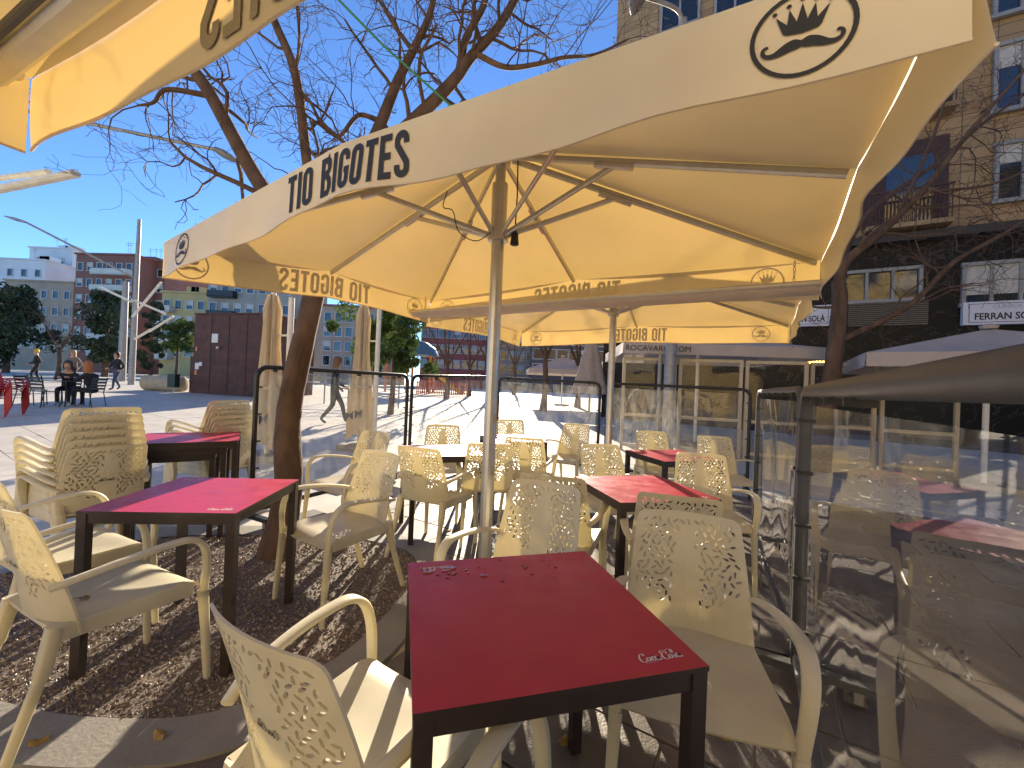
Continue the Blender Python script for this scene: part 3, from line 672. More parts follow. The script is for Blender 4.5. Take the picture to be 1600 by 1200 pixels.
# leafy trees
def leafy(label, base, h, crown, n, ls, m, name='leafy_tree', seed=1, group=None, stem=.12):
    rg = random.Random(seed); base = Vector(base); t = thing(name, label, 'tree', base, 0, group)
    MB().tube(crm([(0, 0, 0), (.05, 0, h*.3), (0, .05, h*.75)]), [stem*(1.25-i/14) for i in range(13)], 9).build('trunk', bark, t, True)
    cb = MB(); cl = [(Vector((rg.gauss(0, .42)*crown[0], rg.gauss(0, .42)*crown[1], h-crown[2]+rg.uniform(-.85, .9)*crown[2])), rg.uniform(.14, .36)*min(crown)) for _ in range(46)]
    for k in range(n):
        c, r_ = rg.choice(cl); p = c+Vector((rg.gauss(0, 1), rg.gauss(0, 1), rg.gauss(0, 1))).normalized()*r_*rg.random()**.4
        a = Vector((rg.gauss(0, 1), rg.gauss(0, 1), rg.gauss(0, 1))).normalized(); b = a.orthogonal().normalized(); s_ = ls*rg.uniform(.6, 1.3)
        cb.add([p-a*s_, p+b*s_*.42+a*s_*.1, p+a*s_, p-b*s_*.42+a*s_*.1], [(0, 1, 2), (0, 2, 3)])
    cb.build('crown', m, t); return t
def gp(px, Y): p = at(px, 600, Y); return ground(p.x, Y)
leafy('glossy green magnolia tree behind the folded parasols', gp(612, 13.5), 3.6, (1.3, 1.2, 1.15), 6500, .085, leaf_m, seed=2, stem=.09)
leafy('large dark evergreen at the edge of the plaza before the white block', gp(8, 34), 7.2, (3.6, 3, 3.4), 7000, .2, leaf_d, seed=3, stem=.2)
leafy('round dark evergreen before the red brick block with balconies', gp(163, 34), 6.9, (2.5, 2.2, 3.0), 7000, .18, leaf_d, seed=4, stem=.2)
leafy('narrow dark cypress beside the light mast', gp(234, 32), 6.3, (.65, .65, 2.9), 5000, .13, leaf_d, 'cypress_tree', 5)
leafy('small green orange tree before the ochre house', gp(274, 36), 5.2, (1.4, 1.3, 1.5), 4000, .15, leaf_o, seed=6)

# ------------------------------------------------------------------ buildings
pane_m = glass_dark; frame_w = mat('window_frame', (.55, .53, .5), .5); shut = mat('blind', (.55, .52, .46), .7)
def block(label, x0, x1, ytop, Y, wall, floors, cols, depth=12, yaw=0, base=None, ww=1.1, wh=1.5, blind=.4, balc=(), seed=1, roof=None, kiosks=True, wfrom=1):
    """far block: pixel columns x0..x1 of its front at distance Y give its width, ytop its height"""
    rg = random.Random(seed); a = at(x0, 600, Y); b = at(x1, 600, Y); W = b.x-a.x; zt = at((x0+x1)/2, ytop, Y).z; g0 = gz(0, 30)-.02; H = zt-g0
    t = thing('apartment_block', label, 'building', ((a.x+b.x)/2, Y, g0), yaw)
    MB().box((0, depth/2, H/2), (W, depth, H)).build('wall', wall, t)
    rf = MB().box((0, depth/2, H+.15), (W+.5, depth+.5, .3)).build('roof', roof or wall, t)
    if kiosks:
        for k in range(2): MB().box((rg.uniform(-.3, .3)*W, depth*.4, H+1.1), (2.2, 2.2, 1.7)).build('roof_hut', wall, rf)
        for k in range(3):
            xx = rg.uniform(-.4, .4)*W; MB().tube([(xx, 2, H+.3), (xx, 2, H+3.2)], .04, 4).beam((xx-.6, 2, H+2.9), (xx+.6, 2, H+2.9), .05, .05).beam((xx-.4, 2, H+2.5), (xx+.4, 2, H+2.5), .05, .05).build('aerial', steel, rf)
    fr = MB(); 
    for c, s_ in (((0, wh/2), (ww+.2, .1)), ((0, -wh/2), (ww+.3, .12)), ((-ww/2, 0), (.1, wh)), ((ww/2, 0), (.1, wh))): fr.box((c[0], -.06, c[1]), (s_[0], .16, s_[1]))
    frm = fr.mesh('window', frame_w); pn = MB().box((0, -.012, 0), (ww, .03, wh)).mesh('pane', pane_m); bl = MB().box((0, -.035, wh*.22), (ww-.1, .03, wh*.5)).mesh('blind', shut)
    fh = H/(floors+.3)
    for f_ in range(wfrom, floors):
        z = (f_+.55)*fh
        for c in range(cols):
            x = -W/2+W*(c+.5)/cols
            wo_ = obj('window', frm, t); wo_.location = (x, 0, z); obj('pane', pn, wo_)
            if rg.random() < blind: obj('blind', bl, wo_)
        for (u0, u1, bm) in balc:
            bx0, bx1 = -W/2+W*u0, -W/2+W*u1; MB().box(((bx0+bx1)/2, -.6, z-fh*.5), (bx1-bx0, 1.2, .18)).box(((bx0+bx1)/2, -1.15, z-fh*.5+.5), (bx1-bx0, .1, .95)).box((bx0+.05, -.6, z-fh*.5+.5), (.1, 1.1, .95)).box((bx1-.05, -.6, z-fh*.5+.5), (.1, 1.1, .95)).build('balcony', bm, t)
    return t
redbrick = brickmat('red_brick', (.30, .10, .065), (.26, .085, .055), (.24, .12, .09), 1.0, .6, .2)
cream_r = mat('cream_render', (.62, .57, .48), .85, .1, .3); ochre = mat('ochre_render', (.55, .40, .17), .85, .12, .3); whiter = mat('white_render', (.66, .66, .66), .85, .08, .3); stone = mat('grey_stone', (.36, .32, .26), .85, .15, .5)
pinkr = mat('red_render', (.36, .10, .09), .85, .15, .4); tanr = mat('tan_render', (.42, .30, .21), .85, .15, .4)
block('white rendered block with stepped terraces behind the dark evergreen', -90, 62, 404, 84, whiter, 6, 7, kiosks=True, seed=2)
block('taller plain white block rising behind the stepped one', 36, 104, 388, 92, whiter, 7, 2, seed=3, wfrom=5)
block('low tan block in front of the white ones', 0, 108, 440, 78, tanr, 5, 6, seed=4, kiosks=False)
block('red brick apartment block with cream rounded balconies', 106, 205, 398, 76, redbrick, 7, 6, depth=20, balc=((.36, .98, cream_r),), seed=5, yaw=rad(-4))
block('side wing of dark red brick with roof canopy', 207, 250, 408, 80, redbrick, 7, 3, depth=16, seed=6)
block('ochre yellow house between the red brick block and the stone one', 247, 318, 458, 70, ochre, 5, 4, seed=7, balc=((.02, .3, cream_r),))
block('grey stone apartment house with iron balconies above the rusty pavilion', 318, 452, 428, 66, stone, 5, 7, seed=8, balc=((.05, .35, black_metal),))
block('red terraced block with many windows beyond the play area', 655, 770, 505, 74, pinkr, 4, 9, seed=9, kiosks=False)
block('tan block with flat roof beyond the bare trees', 765, 860, 520, 70, tanr, 4, 7, seed=10, kiosks=False)
block('brown house with tiled roof behind the magnolia', 500, 600, 480, 64, tanr, 5, 6, seed=11, roof=redbrick, kiosks=False)
block('dark glass fronted block at the far end of the plaza', 830, 980, 515, 60, mat('dark_cladding', (.05, .06, .08), .3), 4, 8, seed=12, ww=1.6, kiosks=False)
# unseen houses behind the camera, added for warm bounce light and reflections
for lb, x, wd, ht, m_, sd_ in (('unseen cream apartment house added behind the viewpoint, mirrored in the clear vinyl', -20, 20, 15, cream_r, 31), ('unseen ochre apartment house added behind the viewpoint, mirrored in the shop panes', 0.5, 20, 17, ochre, 32), ('unseen stone apartment house added behind the viewpoint, mirrored beside the ochre one', 21, 20, 16, stone, 33)):
    o_ = block(lb, 800-640*wd/40, 800+640*wd/40, 600-640*ht/20, 20, m_, 5, 7, depth=8, seed=sd_, kiosks=False, balc=((.1, .4, cream_r),))
    o_.location = (x, -17, 0); o_.rotation_euler = (0, 0, math.pi)
# near building on the right: local frame along the facade
fp0 = at(1550, 508, 10.6); FD = Vector((.868, -.497, 0)).normalized(); FN = Vector((-FD.y, FD.x, 0)); FN = -FN if FN.y > 0 else FN
g0 = .15; BO = Vector((fp0.x, fp0.y, g0))
def FP(px, py):
    d = ray(px, py); t = (BO-Vector((0, 0, CH_))).dot(FN)/d.dot(FN); p = Vector((0, 0, CH_))+d*t-BO; return p.dot(FD), p.z
CH_ = 1.34
bld = thing('corner_building', 'tall building clad in ochre stone tiles above a black marble ground floor', 'building', BO, math.atan2(FD.y, FD.x))
tilem = brickmat('ochre_stone_tiles', (.44, .285, .14), (.34, .215, .10), (.15, .10, .06), 1.0, .62, .31)
marble = mat('black_marble', (.012, .012, .013), .35, .5, 2, spec=.15)
# veins in the marble
mn = marble.node_tree.nodes; ml = marble.node_tree.links; vn = mn.new('ShaderNodeTexNoise'); vn.inputs['Scale'].default_value = 1.6; vn.inputs['Detail'].default_value = 8; vn.inputs['Distortion'].default_value = 1.2
vr = mn.new('ShaderNodeValToRGB'); vr.color_ramp.elements[0].position = .49; vr.color_ramp.elements[1].position = .51; vr.color_ramp.elements[0].color = (.012, .012, .013, 1); vr.color_ramp.elements[1].color = (.012, .012, .013, 1); ee = vr.color_ramp.elements.new(.5); ee.color = (.09, .08, .075, 1)
tcn = mn.new('ShaderNodeTexCoord'); ml.new(tcn.outputs['Object'], vn.inputs[0]); ml.new(vn.outputs[0], vr.inputs[0]); ml.new(vr.outputs[0], mn['Principled BSDF'].inputs['Base Color'])
sL = FP(964, 30)[0]; zc = FP(1500, 366)[1]; sR = 14
MB().box(((sL+sR)/2, 5, zc/2), (sR-sL, 10, zc)).build('shop_front', marble, bld)
MB().box(((sL+sR)/2, 5, (zc+30)/2+.0), (sR-sL, 9.9, 30-zc)).build('upper_wall', tilem, bld)
MB().box(((sL+sR)/2, -.14, zc+.02), (sR-sL, .3, .22)).build('cornice', mat('dark_cornice', (.03, .028, .026), .5), bld)
alu_w = mat('window_aluminium', (.30, .29, .27), .45)
def bwin(px0, py0, px1, py1, name='window', panes=2, blind=0, fr=alu_w, depth=.12):
    s0, z1 = FP(px0, py0); s1, z0 = FP(px1, py1)
    if z1 < z0: z0, z1 = z1, z0
    w_, h_ = s1-s0, z1-z0; c = ((s0+s1)/2, (z0+z1)/2); fb = MB()
    for a, b, c_, d in ((0, h_/2, w_+.12, .09), (0, -h_/2, w_+.16, .1), (-w_/2, 0, .08, h_), (w_/2, 0, .08, h_)): fb.box((c[0]+a, -depth/2, c[1]+b), (c_, depth, d))
    for k in range(1, panes): fb.box((c[0]-w_/2+w_*k/panes, -depth*.4, c[1]), (.07, depth*.8, h_-.1))
    o = fb.build(name, fr, bld)
    MB().box((c[0], -.012, c[1]), (w_, .02, h_)).build('pane', pane_m, o)
    if blind: MB().box((c[0], -.03, c[1]+h_*(1-blind)/2), (w_-.05, .02, h_*blind)).build('blind', shut, o)
    return o
for a in ((1555, 75, 1640, 160), (1556, 228, 1640, 306), (1556, -80, 1640, 5), (1036, -20, 1092, 34), (1120, -30, 1180, 8), (1036, -140, 1092, -70)): bwin(*a, panes=2, blind=.35 if a[1] > 0 else .2)
bwin(1315, 428, 1436, 468, panes=3); bwin(1505, 415, 1640, 472, panes=3, blind=.75)
# balcony recess
s0, z1 = FP(1352, 235); s1, z0 = FP(1479, 352)
for zo in (0, 3.05, 6.1):
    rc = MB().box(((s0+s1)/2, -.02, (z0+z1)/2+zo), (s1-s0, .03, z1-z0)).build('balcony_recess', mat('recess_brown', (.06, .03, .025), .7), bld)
    MB().box(((s0+s1)/2, -.25, z0+zo), (s1-s0, .5, .12)).build('balcony_floor', tilem, rc)
    rb = MB()
    for k in range(22): xx = s0+(s1-s0)*(k+.5)/22; rb.box((xx, -.47, z0+.5+zo), (.02, .02, .9))
    rb.box(((s0+s1)/2, -.47, z0+.96+zo), (s1-s0, .05, .05)); rb.build('railing', mat('railing_red', (.07, .02, .02), .5), rc)
    MB().box((s0+(s1-s0)*.55, -.045, z0+1.1+zo), (1.0, .03, 1.9)).build('door_pane', pane_m, rc)
# louvre below the window
s0, z1 = FP(1325, 476); s1, z0 = FP(1448, 508)
lv = MB().box(((s0+s1)/2, -.03, (z0+z1)/2), (s1-s0, .04, z1-z0)).build('louvre_panel', black_metal, bld)
slat = MB().box((0, -.07, 0), (s1-s0, .05, .022)).mesh('slat', mat('louvre_slat', (.19, .16, .13), .5))
ns = 12
for k in range(ns): o = obj('slat', slat, lv); o.location = ((s0+s1)/2, 0, z0+(z1-z0)*(k+.5)/ns)
for nm, (pa, pb, pc, pd) in (('clinic sign with white panel partly hidden by the parasol edge', (1214, 482, 1298, 510)), ('clinic sign with white panel running out beside the white parasol', (1500, 475, 1640, 506))):
    s0, z1 = FP(pa, pb); s1, z0 = FP(pc, pd); w_, h_ = s1-s0, z1-z0; mid = BO+FD*((s0+s1)/2)+FN*.12+Vector((0, 0, (z0+z1)/2))
    t = thing('shop_sign', nm, 'sign', mid, math.atan2(FD.y, FD.x), 'clinic signs')
    MB().box((0, 0, 0), (w_, .16, h_)).build('panel', mat('sign_white', (.72, .70, .74), .5, .03), t)
    br_ = MB(); cxs = -.02*w_
    ow = w_*.86
    for a, b, c_, d in ((0, h_*.40, ow, .012), (0, -h_*.40, ow, .012), (-ow/2, 0, .012, h_*.8), (ow/2, 0, .012, h_*.8)): br_.box((a, -.083, b), (c_, .004, d))
    br_.build('border_line', black_print, t)
    for body, sz, zz, bo_, mm in (('FERRAN SOLÀ', .25, -.10, .006, black_print), ('CLÍNICA', .14, .16, 0, mat('grey_print', (.35, .35, .35), .6))):
        me = fontmesh(body, sz*h_/.62, bo_); wd = max(v.co.x for v in me.vertices)-min(v.co.x for v in me.vertices); k = min(1, ow*.86/wd)
        for v_ in me.vertices: v_.co = Vector((v_.co.x*k, -.084, v_.co.y+zz*h_/.62))
        me.materials.append(mm); obj('lettering', me, t)
# lit bulbs on the shop front
s0, z0 = FP(1222, 566); s1, z1 = FP(1292, 565)
t = thing('light_garland', 'row of warm lit bulbs on the dark shopfront behind the bare tree', 'lights', BO+FD*s0+FN*.3+Vector((0, 0, z0)), math.atan2(FD.y, FD.x))
MB().box(((s1-s0)/2, .05, .04), (s1-s0, .06, .03)).build('rail', black_metal, t)
bm_ = MB().lathe([(.01, -.05), (.035, -.02), (.035, .02), (.012, .04)], 8).mesh('bulb', mat('warm_bulb', (1, .5, .12), .5, emit=3), True)
for k in range(14): o = obj('bulb', bm_, t); o.location = ((s1-s0)*(k+.5)/14, 0, -.01)

# ------------------------------------------------------------------ folded parasols, other parasols, wooden screens
def folded(px, ytop, Y, label, m=beige_canvas, hh=None):
    p = at(px, ytop, Y); g_ = ground(p.x, Y); H = p.z-g_.z; t = thing('folded_parasol', label, 'parasol', g_, 0, 'folded beige parasols')
    def fn(u, v):
        a = 2*math.pi*u; z = .22+(H-.25)*v; r_ = (.17+.05*math.sin(5*v+1))*(1-.35*v)*(1-.7*max(0, v-.9)/.1)+.035*math.sin(7*a+2*v)+.02*math.sin(13*a+5*v)
        return (r_*math.cos(a), r_*math.sin(a), z+.06*math.sin(3*a)*(1-v)**4)
    fo = MB().grid(fn, 56, 20).build('folded_canvas', m, t, True)
    MB().lathe([(.035, 0), (.035, H+.05), (.06, H+.06), (.05, H+.14)], 10).build('pole', white_paint, t, True)
    MB().box((0, 0, .05), (.6, .6, .1)).build('base', conc_m, t)
    MB().lathe([(.19, 0), (.20, .02), (.19, .04)], 14, (0, 0, H*.42)).build('tie_strap', m, t)
    mk = MB()
    for x, z in ((-.10, .62), (.06, .66)): mk.add([(x-.07, -.235, z+.06), (x, -.245, z+.02), (x+.07, -.235, z+.08), (x+.06, -.24, z-.08), (x, -.245, z-.02), (x-.06, -.235, z-.10)], [(0, 1, 4, 5), (1, 2, 3, 4)])
    mk.build('printed_mark', mat('navy_print', (.03, .035, .05), .7), t)
    MB().tube([(.26, .05, .0), (.26, .05, H-.05)], .045, 10).build('mast', white_paint, t, True); MB().beam((0, .05, H*.75), (.28, .05, H*.75), .03, .03).build('mast_clamp', white_paint, t)
    return t
folded(428, 458, 6.5, 'folded beige parasol tied to a white mast beyond the tree trunk')
folded(570, 476, 7.6, 'folded beige parasol on a white mast in front of the magnolia')
def openpar(px, py, Y, W, D, label, m=white_canvas, rise=.45, zc=None, yaw=0, vh=.22, text=None):
    p = at(px, py, Y); g_ = ground(p.x, Y); H = p.z-g_.z; t = thing('open_parasol', label, 'parasol', g_, yaw, 'neighbouring white parasols'); A = Vector((0, 0, H)); cs = [Vector((i*W/2, j*D/2, H-rise)) for i, j in ((-1, -1), (1, -1), (1, 1), (-1, 1))]
    cb = MB()
    for i in range(4):
        a, b = cs[i], cs[(i+1) % 4]; cb.grid(lambda u, v: A.lerp(a.lerp(b, v), u)-Vector((0, 0, .08*math.sin(math.pi*u)*math.sin(math.pi*v))), 8, 8)
    cb.build('canopy', m, t, True)
    for i in range(4):
        a, b = cs[i], cs[(i+1) % 4]; o_ = ((a+b)/2).normalized(); vo = MB().grid(lambda u, v: a.lerp(b, u)-Vector((0, 0, vh*v))+Vector((o_.x, o_.y, 0))*(.01+.02*math.sin(u*14)*v), 20, 3).build('valance', m, t, True)
        if text and i == 0:
            me = fontmesh(text, .16)
            for v_ in me.vertices: v_.co = Vector((v_.co.x-W*.33, -D/2-.045, H-rise-vh*.55+v_.co.y))
            me.materials.append(black_print); obj('lettering', me, vo)
        MB().beam(A*.98, cs[i]*.995-Vector((0, 0, .02)), .03, .04).build('rib', white_paint, t)
    MB().tube([(0, 0, 0), (0, 0, H-.03)], .04, 10).build('pole', white_paint, t); MB().lathe([(.1, 0), (.12, .05), (.03, .08)], 10, (0, 0, H)).build('cap', m, t)
    MB().box((0, 0, .04), (.7, .7, .08)).build('base', conc_m, t)
openpar(1092, 526, 9.6, 3.9, 3.0, 'white lettered parasol over the wooden screens', rise=.35, yaw=rad(-6), text='ROCAVARO.COM')
openpar(1545, 514, 6.6, 3.4, 2.6, 'greyish white parasol with a square cap behind the grey rail', rise=.48, yaw=rad(-32))
openpar(880, 558, 21, 3.6, 3.4, 'small looking white parasol far across the sunlit paving', rise=.7)
openpar(980, 556, 24, 3.6, 3.4, 'second far white parasol half hidden behind the closed beige one', rise=.6)
p = at(926, 505, 15); g_ = ground(p.x, 15); H = p.z-g_.z
t = thing('closed_parasol', 'closed brownish parasol hanging as a cone beyond the rear screen', 'parasol', g_)
MB().grid(lambda u, v: ((.62*(1-v)**1.1+.05+.05*math.sin(12*math.pi*u)*(1-v))*math.cos(2*math.pi*u), (.62*(1-v)**1.1+.05+.05*math.sin(12*math.pi*u)*(1-v))*math.sin(2*math.pi*u), .9+(H-.9)*v), 48, 10).build('folded_canvas', mat('brown_canvas', (.42, .30, .21), .8), t, True)
MB().tube([(0, 0, 0), (0, 0, H+.1)], .04, 8).build('pole', steel, t)
wood = mat('pale_wood', (.52, .43, .30), .6, .12, 6, stretch=(1, 1, .15))
pg_ = vinyl('pane_glass', .003)
def wscreen(px0, px1, Y0, Y1, label, zt=1.95):
    a = at(px0, 600, Y0); b = at(px1, 600, Y1); a.z = b.z = 0; L = (b-a).length; t = thing('wooden_screen', label, 'windscreen', ground(a.x, a.y), math.atan2(b.y-a.y, b.x-a.x), 'wood framed glass screens')
    for X in (.03, L-.03): MB().box((X, 0, zt/2), (.06, .06, zt)).build('post', wood, t)
    for z in (zt-.03, .75, .12): MB().box((L/2, 0, z), (L-.12, .05, .06)).build('rail', wood, t)
    MB().grid(lambda u, v: (.06+u*(L-.12), 0, .78+v*(zt-.84)), 2, 2).build('pane', pg_, t); MB().grid(lambda u, v: (.06+u*(L-.12), 0, .15+v*.57), 2, 2).build('pane', pg_, t)
wscreen(972, 1056, 8.6, 8.4, 'wood framed glass screen beside the round steel column')
wscreen(1060, 1160, 8.4, 8.1, 'wood framed glass screen with a diagonal gleam, middle of the row')
wscreen(1164, 1262, 8.1, 7.8, 'wood framed glass screen behind the black corner post')
wscreen(1266, 1370, 7.8, 7.5, 'wood framed glass screen in front of the bare tree')
wscreen(1376, 1500, 7.5, 7.1, 'wood framed glass screen seen through the reflecting vinyl')
p = at(1046, 600, 8.0); g_ = ground(p.x, 8.0)
t = thing('steel_column', 'round galvanised steel lamp column between the wooden screens', 'column', g_)
MB().lathe([(.11, 0), (.105, 3.2), (.07, 3.3), (.065, 8.6)], 16).build('shaft', steel, t, True); MB().lathe([(.18, 0), (.18, .03), (.12, .06)], 16).build('base_flange', steel, t)
hd = at(990, 20, 8.0)-g_
MB().tube(crm([(0, 0, 8.4), (-.2, -.1, 8.7), (hd.x, -.3, 8.75)]), .04, 8).build('arm', steel, t, True)
MB().grid(lambda u, v: ((hd.x+(.16-.10*abs(2*v-1)**2)*math.cos(2*math.pi*u)), -.3+(v-.5)*.7, 8.72+(.10-.05*abs(2*v-1)**2)*math.sin(2*math.pi*u)), 16, 8).build('lamp_head', mat('lamp_grey', (.2, .2, .2), .4), t, True)
p = at(1030, 600, 8.3); MB_ = MB().lathe([(.04, 0), (.04, 3.4)], 10).build('thin_post', steel, None, True); MB_.location = ground(p.x, 8.3); tag(MB_, 'thin grey post beside the round steel column', 'post')
# ------------------------------------------------------------------ left plaza
g_ = gp(205, 23); t = thing('light_mast', 'tall slightly leaning grey mast with crossed light bars beside the walking man', 'mast', g_)
top = at(218, 343, 23)-g_; MB().tube([(0, 0, 0), top*.5, top], [.16, .13, .09], 12).build('pole', steel, t, True)
lampw = mat('diffuser_white', (.72, .68, .55), .4)
for a, b in (((157, 449), (206, 472)), ((206, 468), (258, 490)), ((207, 495), (252, 441)), ((210, 530), (236, 515)), ((233, 518), (271, 494))):
    pa, pb = at(*a, 22.8)-g_, at(*b, 22.8)-g_; MB().beam(pa, pb, .14, .10).build('light_bar', lampw, t)
pa, pb = at(214, 436, 23)-g_, at(38, 346, 21)-g_; MB().tube([pa, pb], .05, 8).build('lamp_arm', steel, t)
pa, pb = at(40, 347, 21)-g_, at(8, 338, 20.8)-g_; MB().sweep([pa, pa.lerp(pb, .5), pb], [.12, .34, .12], [.1, .14, .05]).build('lamp_head', steel, t, True)
g_ = gp(189, 26); t2 = tag(MB().lathe([(.24, 0), (.20, 3), (.16, at(193, 440, 26).z-g_.z)], 12).build('steel_post', steel, None, True), 'thick grey post just behind the light mast', 'post'); t2.location = g_
mb0 = Vector((-12.5, 8.0, gz(0, 8)-.014)); t = thing('street_lamp', 'street lamp with a long thin arm crossing the sky to its flat head', 'street lamp', mb0)
pa, pb = at(-110, 142, 9.5)-mb0, at(338, 234, 10.5)-mb0; MB().tube([(0, 0, 0), (0, 0, pa.z*.6), pa], [.12, .1, .07], 10).build('pole', steel, t, True); MB().tube([pa, pb], .045, 8).build('arm', steel, t)
pc = at(372, 253, 10.7)-mb0; MB().sweep([pb-(pc-pb)*.1, pb.lerp(pc, .3), pb.lerp(pc, .7), pc], [.10, .24, .26, .10], [.1, .16, .12, .04]).build('lamp_head', mat('lamp_grey', (.2, .2, .2), .4), t, True)
mb1 = Vector((-14, 9.5, gz(0, 9.5)-.014)); t = thing('light_mast', 'mast reaching in with two long white light bars against the blue sky', 'mast', mb1)
MB().tube([(0, 0, 0), (0, 0, 7.5)], .12, 10).build('pole', steel, t, True)
for a, b, ya, yb, w_ in (((-70, 288), (76, 268), 9.2, 8.5, .09), ((-70, 310), (118, 271), 9.0, 8.3, .13)):
    pa, pb = at(*a, ya)-mb1, at(*b, yb)-mb1; MB().beam(pa, pb, w_*1.4, w_).build('light_bar', lampw, t); MB().tube([(0, 0, pa.z), pa], .04, 6).build('bracket', steel, t)
# corten pavilion
p0, p1 = at(300, 600, 19), at(412, 600, 18); g_ = ground(p0.x, 19); hgt = at(340, 491, 18.6).z-g_.z; L = (p1-p0).xy.length; yaw = math.atan2(p1.y-p0.y, p1.x-p0.x)
t = thing('rusty_pavilion', 'dark rusty steel pavilion box with notices beside the folded parasol', 'pavilion', g_, yaw)
cwall = MB().box((L/2, 1.5, hgt/2), (L, 3, hgt)).build('wall', corten, t); MB().box((L/2, 1.5, hgt+.04), (L+.06, 3.06, .06)).build('roof', corten, t)
for k in range(1, 4): MB().box((L*k/4, -.01, hgt/2), (.02, .02, hgt-.1)).build('seam', black_metal, cwall)
MB().box((-.28, .6, .85), (.55, .6, 1.7)).build('annex', corten, t)
for x, z, w_, h_, m_ in ((1.25, 2.55, .35, .4, white_paint), (.28, 1.25, .22, .3, white_paint), (.48, 1.35, .16, .18, white_paint), (.22, .95, .16, .2, mat('orange_sign', (.6, .22, .06), .5)), (.2, 2.05, .1, .2, mat('orange_sign', (.6, .22, .06), .5))): MB().box((x, -.02, z), (w_, .03, h_)).build('notice', m_, t)
MB().beam((1.5, -.02, 2.15), (1.62, -.22, 2.1), .08, .1).build('camera_box', white_paint, t)
g_ = gp(257, 19.5); bn = thing('stone_bench', 'long rounded beige stone bench by the rusty pavilion', 'bench', g_, rad(-4))
MB().sweep([(-1.0, 0, .36), (-.95, 0, .36), (.95, 0, .36), (1.0, 0, .36)], [.5, .66, .66, .5], [.55, .72, .72, .55], (0, 1, 0), n=14).build('block', mat('bench_stone', (.45, .38, .27), .8, .15, 4, .2, 40), bn, True)
g_ = gp(271, 18.6); bi = thing('litter_bin', 'small dark green litter bin in front of the stone bench', 'bin', g_)
MB().box((0, 0, .55), (.34, .28, .6)).build('body', mat('bin_green', (.02, .045, .03), .5), bi); MB().tube([(0, 0, 0), (0, 0, .3)], .03, 8).build('post', steel, bi)
# play area
g_ = gp(640, 27); t = thing('play_house', 'colourful play structure with orange posts and blue roof', 'play structure', g_)
om = mat('play_orange', (.65, .20, .04), .5); bm2 = mat('play_blue', (.07, .16, .24), .5); rm = mat('play_red', (.5, .06, .04), .5)
for x in (-1.6, -.2, 1.3):
    for y in (0, 1.4): MB().tube([(x, y, 0), (x, y, 2.6)], .08, 8).build('post', om, t)
MB().lathe([(1.25, 0), (1.0, .5), (.4, .9), (.05, 1.0)], 12, (.5, .7, 2.5)).build('roof', bm2, t, True); MB().box((-.9, .7, 1.1), (1.4, 1.4, .1)).build('deck', bm2, t)
MB().grid(lambda u, v: (1.3+2.2*u, .4+.6*v, 1.2*(1-sm(u))+.25*(2*v-1)**2), 10, 6, .03).build('slide', mat('play_yellow', (.65, .4, .05), .5), t, True)
for i in range(9):
    g_ = gp(655+i*9, 25.5); f_ = thing('fence_panel', 'low red slatted fence panel, %s from the play structure' % ('first', 'second', 'third', 'fourth', 'fifth', 'sixth', 'seventh', 'eighth', 'ninth')[i], 'fence', g_, 0, 'red play area fence')
    MB().box((0, 0, .72), (.36, .03, .06)).build('rail', rm, f_); MB().box((0, 0, .15), (.36, .03, .06)).build('rail', rm, f_)
    for k in range(3): MB().box((-.12+.12*k, -.03, .42), (.075, .02, .8)).build('slat', (rm, om, rm)[k], f_)
g_ = gp(545, 16); t = thing('ramp_railing', 'grey metal railing along a ramp behind the walking woman', 'railing', g_, rad(-15))
for z in (.95, .65, .35): MB().tube([(-2.2, 0, z+.55), (2.2, 0, z)], .025, 6).build('rail', steel, t)
for k in range(5): x = -2.2+1.1*k; MB().tube([(x, 0, 0), (x, 0, 1.5-.1375*k*1.0)], .03, 6).build('post', steel, t)
ro = MB().tube([at(500, -30, 3.2), at(600, 72, 3.35), at(705, 166, 3.5), at(760, 214, 3.6)], .009, 6).build('green_rope', green_rope); tag(ro, 'taut green rope running down from above to the parasol edge', 'rope')
